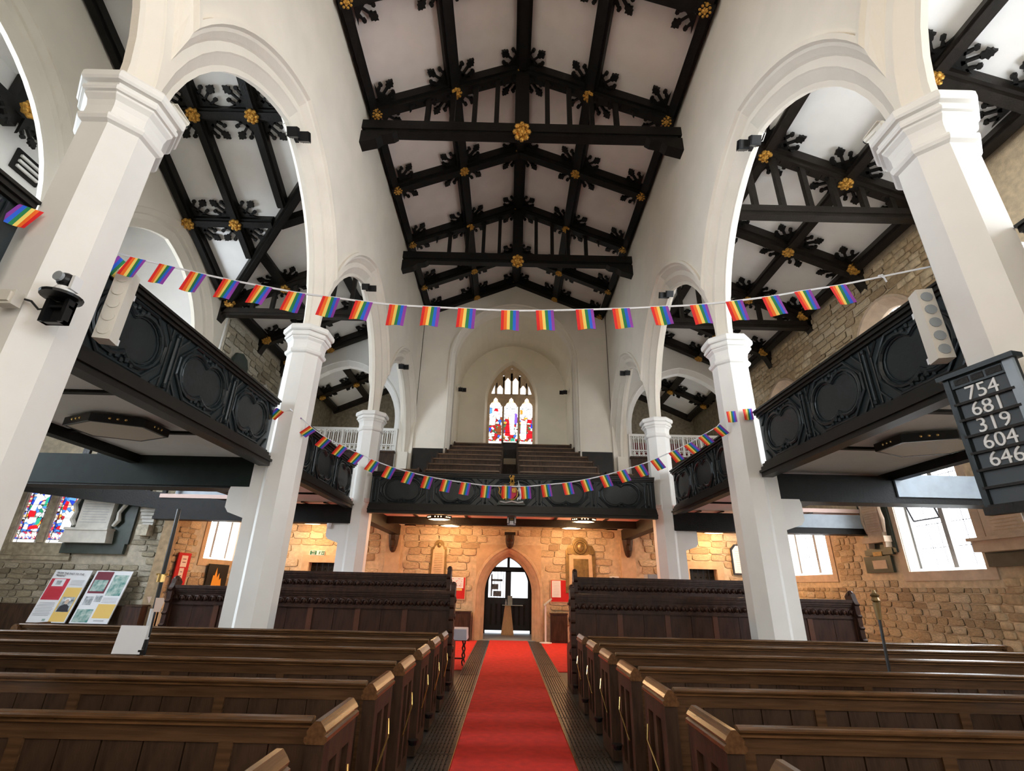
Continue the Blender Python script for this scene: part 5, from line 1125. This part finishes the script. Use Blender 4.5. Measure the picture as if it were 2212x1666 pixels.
# west wall tablets
FWW = lambda u, z, d: (u, 18.1-.03-d, z)
def arc(c, z, w, n=9): return [(c+w*math.cos(a*PI/(n-1)), z+w*.9*math.sin(a*PI/(n-1))) for a in range(n)]
t = thing('wall_tablet', 'narrow tarnished brass tablet with a rounded head left of the entrance', 'tablet', (-2.5,18,2.1), 'brass tablets')
pris(t,'frame','bronze',FWW,[(-2.78,1.6),(-2.20,1.6),(-2.22,2.85),(-2.32,2.92)]+arc(-2.49,2.98,.17)+[(-2.66,2.92),(-2.76,2.85)],0,.05); pp = pris(t,'plate','brass' if False else 'dress',FWW,[(-2.71,1.65),(-2.27,1.65),(-2.29,2.8)]+arc(-2.49,2.83,.16)+[(-2.69,2.8)],.05,.06); lines(pp, lambda u, z, d: FWW(u,z,.061+d), -2.64,-2.34,1.9,2.7,14,'bronze',.01); MB().ball(FWW(-2.49,2.95,.07), .07, .03, .08).build('badge', 'bronze', t)
t = thing('wall_tablet', 'broad tarnished brass tablet with a roundel right of the entrance', 'tablet', (2.4,18,2.0), 'brass tablets')
pris(t,'frame','bronze',FWW,[(1.90,1.5),(2.96,1.5),(2.94,2.85),(2.84,3.05),(2.72,3.05)]+arc(2.43,3.08,.27)+[(2.14,3.05),(2.02,3.05),(1.92,2.85)],0,.06); pp = pris(t,'plate','dress',FWW,[(2.02,1.6),(2.84,1.6),(2.82,2.78),(2.6,2.72),(2.26,2.72),(2.04,2.78)],.06,.07); pris(t,'plate_dark','bronze',FWW,R4(2.18,2.7,1.65,2.6),.07,.08)
MB().tube([FWW(2.43+.2*math.cos(a*PI/8),2.98+.2*math.sin(a*PI/8),.09) for a in range(16)], .035, 6, True).build('roundel', 'bronze', t); MB().ball(FWW(2.43,2.98,.08), .13, .05, .15).build('portrait_head', 'bronze', t)
for s in (-1,1): pris(t,'side_scroll','bronze',FWW,[(2.43+s*.3,2.75),(2.43+s*.45,2.75),(2.43+s*.43,2.95),(2.43+s*.3,2.98)],.06,.12)
t = thing('wall_tablet', 'white tablet with a black clipped frame behind the middle right pillar', 'tablet', (7.95,18,2.3), 'brass tablets'); pris(t,'frame','blackmet',FWW,[(7.7,2.2),(8.4,2.2),(8.4,3.2),(7.85,3.2),(7.7,3.05)],0,.05); pp = pris(t,'plate','whitemet',FWW,[(7.75,2.25),(8.36,2.25),(8.36,3.15),(7.88,3.15),(7.75,3.0)],.05,.06); lines(pp, lambda u, z, d: FWW(u,z,.061+d), 7.82,8.3,2.35,3.0,9)
# exit sign
t = thing('exit_sign', 'green and white fire exit sign above the left side door', 'sign', (-6.72,18.05,2.56)); pris(t,'plate','whitemet',FWW,R4(-6.97,-6.45,2.53,2.69),0,.02); pris(t,'green_field','green',FWW,R4(-6.955,-6.73,2.545,2.675),.02,.024); pris(t,'green_field','green',FWW,R4(-6.56,-6.465,2.545,2.675),.02,.024)
text('Fire\nexit', 'whitemet', frame(FWW(-6.84,2.61,.026),(1,0,0),(0,0,1),(0,-1,0)), .075, t); pris(t,'arrow','whitemet',FWW,[(-6.52,2.66),(-6.505,2.66),(-6.505,2.60),(-6.485,2.60),(-6.5125,2.56),(-6.54,2.60),(-6.52,2.60)],.024,.028)
pris(t,'running_man','green',FWW,[(-6.68,2.55),(-6.66,2.55),(-6.635,2.59),(-6.61,2.55),(-6.59,2.55),(-6.62,2.61),(-6.60,2.635),(-6.585,2.62),(-6.59,2.65),(-6.63,2.66),(-6.66,2.63),(-6.65,2.62),(-6.64,2.63),(-6.65,2.60)],.02,.025)
# red notice boards flanking the entrance
def notice(label, x0, x1, z0, z1, sheets):
    t = thing('notice_board', label, 'notice board', ((x0+x1)/2,18.05,z0), 'red notice boards'); pris(t,'frame','dress',FWW,R4(x0,x1,z0,z1),0,.03); pris(t,'felt','red',FWW,R4(x0+.025,x1-.025,z0+.025,z1-.025),.03,.035)
    for k, (a, b, c, d, m) in enumerate(sheets):
        q = pris(t,'sheet',m,FWW,R4(a,b,c,d),.036,.04); lines(q, lambda u, z, e: FWW(u,z,.041+e), a+.03,b-.03,c+.02,d-.02,max(2,int((d-c)/.05)),'greytext',.008,.002)
    return t
t = notice('red notice board with a spotted white poster left of the entrance', -2.15,-1.5,1.22,1.94,[(-2.1,-1.58,1.58,1.92,'paper'),(-2.1,-1.62,1.50,1.57,'yellow')])
mb = MB(); r = random.Random(5); [mb.ball(FWW(-2.06+.44*r.random(),1.62+.27*r.random(),.042), .012, .004, .012, 5, 4) for k in range(26)]; mb.build('speckle', 'crimson', t)
notice('red notice board with one white sheet right of the entrance', 1.38,2.05,1.2,1.92,[(1.43,1.73,1.36,1.88,'paper')])
t = thing('notice_board', 'tall red board with pinned papers against the left aisle wall', 'notice board', (-9.15,14.75,1.2), 'red notice boards'); FS = lambda u, z, d: (-9.22+d, u, z)
pris(t,'felt','red',FS,R4(14.45,15.02,1.15,2.35),0,.03)
for a, b, c, d in ((14.6,14.88,1.98,2.28),(14.62,14.82,1.62,1.95),(14.62,14.8,1.42,1.6)): q = pris(t,'sheet','paperp',FS,R4(a,b,c,d),.03,.035); lines(q, lambda u, z, e: FS(u,z,.036+e), a+.05,b-.05,c+.08,d-.05,2,'maroon',.02,.002)
t = thing('picture', 'dark picture of orange flames under the left leaded window', 'picture', (-9.15,16.6,1.5)); pris(t,'panel','blackmet',FS,R4(16.05,17.2,1.45,2.12),0,.03); pris(t,'flame','flame',FS,[(16.35,1.5),(16.9,1.5),(16.85,1.72),(16.75,1.66),(16.7,1.86),(16.6,1.72),(16.52,2.02),(16.45,1.78),(16.38,1.8)],.03,.035)
# display boards
def dboard(label, x0, x1, kind):
    t = thing('display_board', label, 'display board', ((x0+x1)/2,13.6,.55), 'history display boards')
    tl = .10; F = lambda u, z, d: (u+(z-.6)*tl, 13.55+(z-.6)*.18-d, z); W = x1-x0; Hh = 1.22; Z = .60
    pris(t,'panel','paper',F,R4(x0,x1,Z,Z+Hh),0,.03); G = lambda a, b, c, d: R4(x0+a*W,x0+b*W,Z+c*Hh,Z+d*Hh)
    A = lambda nm, m, *g: pris(t,nm,m,F,G(*g),.031,.034)
    if kind == 0:
        mx = frame(F(x0+.08*W,Z+.915*Hh,.037),(1,0,0),(tl,.18,1),(0,-1,.18)); text('FROM THE PAST TO THE\nPRESENT', 'ink', mx, .066, t, 'title', .001, 'LEFT')
        A('red_block','crimson',.03,.52,.42,.83); pris(t,'drawing','paper',F,G(.12,.42,.68,.82),.035,.037); pris(t,'sketch','photog',F,G(.20,.34,.71,.79),.037,.038); A('yellow_block','yellow',.56,.97,.02,.66)
        ph = pris(t,'portrait','photog',F,G(.60,.94,.20,.48),.035,.037); pris(t,'coat','ink',F,[(x0+(.62+.30*a)*W,Z+(.205+.14*b)*Hh) for a, b in ((0,0),(1,0),(.9,.7),(.6,1),(.4,1),(.1,.7))],.037,.039); pris(t,'face','skin',F,[(x0+(.77+.055*math.cos(a*PI/4))*W,Z+(.39+.05*math.sin(a*PI/4))*Hh) for a in range(8)],.039,.041); pris(t,'white_hair','paper',F,[(x0+(.77+.085*math.cos(a*PI/6))*W,Z+(.405+.06*math.sin(a*PI/6))*Hh) for a in range(7)],.037,.0385)
        lines(t, lambda u, z, d: F(u,z,.036+d), x0+.56*W,x0+.95*W,Z+.70*Hh,Z+.81*Hh,5,h=.008); lines(t, lambda u, z, d: F(u,z,.036+d), x0+.05*W,x0+.50*W,Z+.12*Hh,Z+.38*Hh,9,h=.008); lines(t, lambda u, z, d: F(u,z,.036+d), x0+.08*W,x0+.48*W,Z+.46*Hh,Z+.64*Hh,6,'red',.008); A('logo','photo',.38,.46,.03,.07)
    else:
        A('maroon_block','maroon',.05,.50,.56,.98); pris(t,'engraving','photo',F,G(.08,.46,.60,.82),.035,.037); A('photograph','photo',.56,.95,.52,.92); pris(t,'pale_cutting','photog',F,G(.08,.30,.34,.50),.032,.034); pris(t,'pale_cutting','photog',F,G(.34,.52,.40,.52),.032,.034); A('window_photograph','photo',.04,.46,.02,.26); A('yellow_block','yellow',.52,.98,.10,.36)
        lines(t, lambda u, z, d: F(u,z,.036+d), x0+.56*W,x0+.96*W,Z+.38*Hh,Z+.49*Hh,4,h=.008); lines(t, lambda u, z, d: F(u,z,.036+d), x0+.58*W,x0+.9*W,Z+.83*Hh if False else Z+.04*Hh,Z+.07*Hh,2,h=.008)
dboard('white display board headed from the past to the present with a red block', -11.93,-10.98,0); dboard('white display board with church photographs and a maroon block', -10.87,-9.93,1)
tag(MB().box(-13.8,-9.4,13.72,13.97,0,1.0).build('low_panelling', 'pewd'), 'low dark panelling behind the two display boards', 'panelling')
t = thing('wooden_box', 'brown wooden chest beside the display boards', 'box', (-9.4,13.7,0)); MB().box(-9.58,-9.22,13.55,13.8,.01,1.0).build('body', 'tall', t); MB().box(-9.61,-9.19,13.52,13.82,1.0,1.04).build('lid', 'pewd', t)
# pew-top things
t = thing('paper_sheet', 'white sheet of paper clipped upright on a left pew rail', 'paper', (-3.56,5.12,1.0)); mb = MB().obox((-3.56,5.10,1.13), (.128,0,0), (0,.003,.0), (-.004,.02,.115)); mb.build('sheet', 'paper', t); MB().box(-3.45,-3.42,5.08,5.12,1.0,1.05).build('clip', 'blackmet', t)
t = thing('iron_standard', 'tall black iron standard rising from the left pews beside the middle pillar', 'pole', (-3.97,5.96,0)); MB().tube([(-3.93,5.95,0),(-4.0,5.96,2.42)], .022, 8).build('pole', 'blackmet', t)
MB().tube([(-3.99,5.96,1.62),(-3.99,5.96,1.70)], .04, 10).build('collar', 'brass', t); MB().box(-4.05,-3.92,5.95,5.97,1.69,1.71).build('cross_bar', 'brass', t); MB().tube([(-3.97,5.95,1.05),(-3.98,5.955,1.35)], .03, 8).build('grip', 'silver', t)
mb = MB().prism([(-3.95,1.46),(-3.86,1.46),(-3.85,1.42),(-3.87,1.32),(-3.94,1.32)], lambda u, z: (u,5.9,z), lambda u, z: (u,5.903,z)); mb.build('card', 'paperp', t); MB().prism([(-4.05,1.47),(-4.0,1.47),(-4.01,1.40)], lambda u, z: (u,5.9,z), lambda u, z: (u,5.903,z)).build('card_corner', 'paperp', t)
t = thing('wardens_staff', 'black wardens staff with a bronze crowned head standing in the right pews', 'staff', (3.62,5.43,0)); MB().tube([(3.585,5.42,.3),(3.66,5.45,1.42)], .014, 8).build('shaft', 'blackmet', t); MB().tube([(3.66,5.45,1.42),(3.672,5.455,1.58)], [.022,.035], 8).build('ferrule', 'bronze', t); mb = MB().lathe([(.02,1.58),(.04,1.60),(.03,1.63),(.045,1.65),(.02,1.67),(.012,1.70)], 3.674, 5.456, 8); mb.build('crowned_head', 'bronze', t)
# furniture round the entrance
t = thing('pedestal_table', 'tapering pale wood pedestal with a glass shelf in the entrance porch', 'pedestal', (-.05,20.3,0))
MB().loft([[(-.045+a*wx,20.35+b*wx,z) for a, b in ((-1,-1),(1,-1),(1,1),(-1,1))] for wx, z in ((.23,.012),(.23,.06),(.11,1.0))]).build('plinth', 'maple', t); MB().box(-.26,.52,20.2,20.55,1.0,1.02).build('glass_shelf', 'frost', t)
t2 = thing('leaflet_holder', 'pale green leaflet holder on the porch pedestal', 'holder', (.02,20.35,1.02)); MB().box(-.06,.12,20.35,20.37,1.02,1.34).build('back', 'frost', t2); MB().box(-.06,.12,20.28,20.35,1.02,1.12).build('pocket', 'frost', t2)
t2 = thing('hand_sanitiser', 'small pump bottle on the porch pedestal', 'bottle', (-.12,20.3,1.02)); MB().lathe([(.028,1.02),(.03,1.04),(.03,1.13),(.012,1.15),(.012,1.19),(.004,1.2)], -.12, 20.3, 10).build('bottle', 'whitemet', t2); MB().box(-.14,-.10,20.29,20.31,1.19,1.205).build('pump', 'beige', t2)
t = thing('leaflet_stand', 'slim white stand with a tilted leaflet holder right of the entrance', 'stand', (1.18,17.65,0)); MB().lathe([(.20,.012),(.20,.03),(.03,.05)], 1.18, 17.65, 18).build('base', 'whitemet', t); MB().box(1.155,1.205,17.63,17.67,.04,1.12).build('post', 'whitemet', t); MB().obox((1.25,17.62,1.22), (.13,0,.10), (0,.12,0), (-.012,0,.016)).build('tilted_holder', 'frost', t)
for x0, x1, lb in ((-1.98,-1.28,'left'),(1.36,1.9,'right')):
    t = thing('low_cupboard', 'dark brown low cupboard against the wall %s of the entrance arch' % lb, 'cupboard', ((x0+x1)/2,17.9,0)); MB().box(x0,x1,17.72,18.04,.012,.85).build('carcass', 'tall', t); MB().box(x0-.02,x1+.02,17.70,18.04,.85,.88).build('top', 'pewd', t); MB().box(x0+.03,x1-.03,17.705,17.72,.08,.8).build('door', 'pewd', t)
t = thing('barley_twist_table', 'small table with twisted legs and a pale cloth beside the left tall pew', 'table', (-1.35,12.6,0))
MB().box(-1.75,-1.02,12.4,13.0,.70,.73).build('top', 'pewd', t)
for x, y in ((-1.06,12.44),(-1.06,12.96),(-1.7,12.44),(-1.7,12.96)):
    MB().tube([(x+.01*math.cos(k*1.3),y+.01*math.sin(k*1.3),.012+.69*k/24) for k in range(25)], .018, 6).build('twisted_leg', 'pewd', t)
MB().box(-1.7,-1.06,12.43,12.46,.14,.17).build('stretcher', 'pewd', t)
o = MB().loft([[(-1.38+a*w2,12.7+b*w2*.8,z) for a, b in ((-1,-1),(1,-1),(1,1),(-1,1))] for w2, z in ((.40,.52),(.39,.60),(.385,.735),(.37,.745))]); tag(o.build('table_cloth', 'linen'), 'pale blue white cloth hanging over the twisted leg table', 'cloth')
t = thing('steel_cabinet', 'grey metal cabinet in front of the far right pillar base', 'cabinet', (4.0,14.2,0)); MB().box(3.72,4.05,14.3,14.7,.012,2.05).build('body', 'grey', t); MB().box(3.74,4.03,14.285,14.3,.1,2.0).build('door', 'grey', t)
t = thing('small_sign', 'small red and white sign beside the far right pillar', 'sign', (3.5,18.04,1.9)); pris(t,'plate','whitemet',FWW,R4(3.42,3.74,1.86,2.06),0,.02); pris(t,'red_edge','crimson',FWW,R4(3.44,3.72,1.88,1.92),.02,.024); pris(t,'symbol','ink',FWW,R4(3.50,3.58,1.95,2.03),.02,.024)
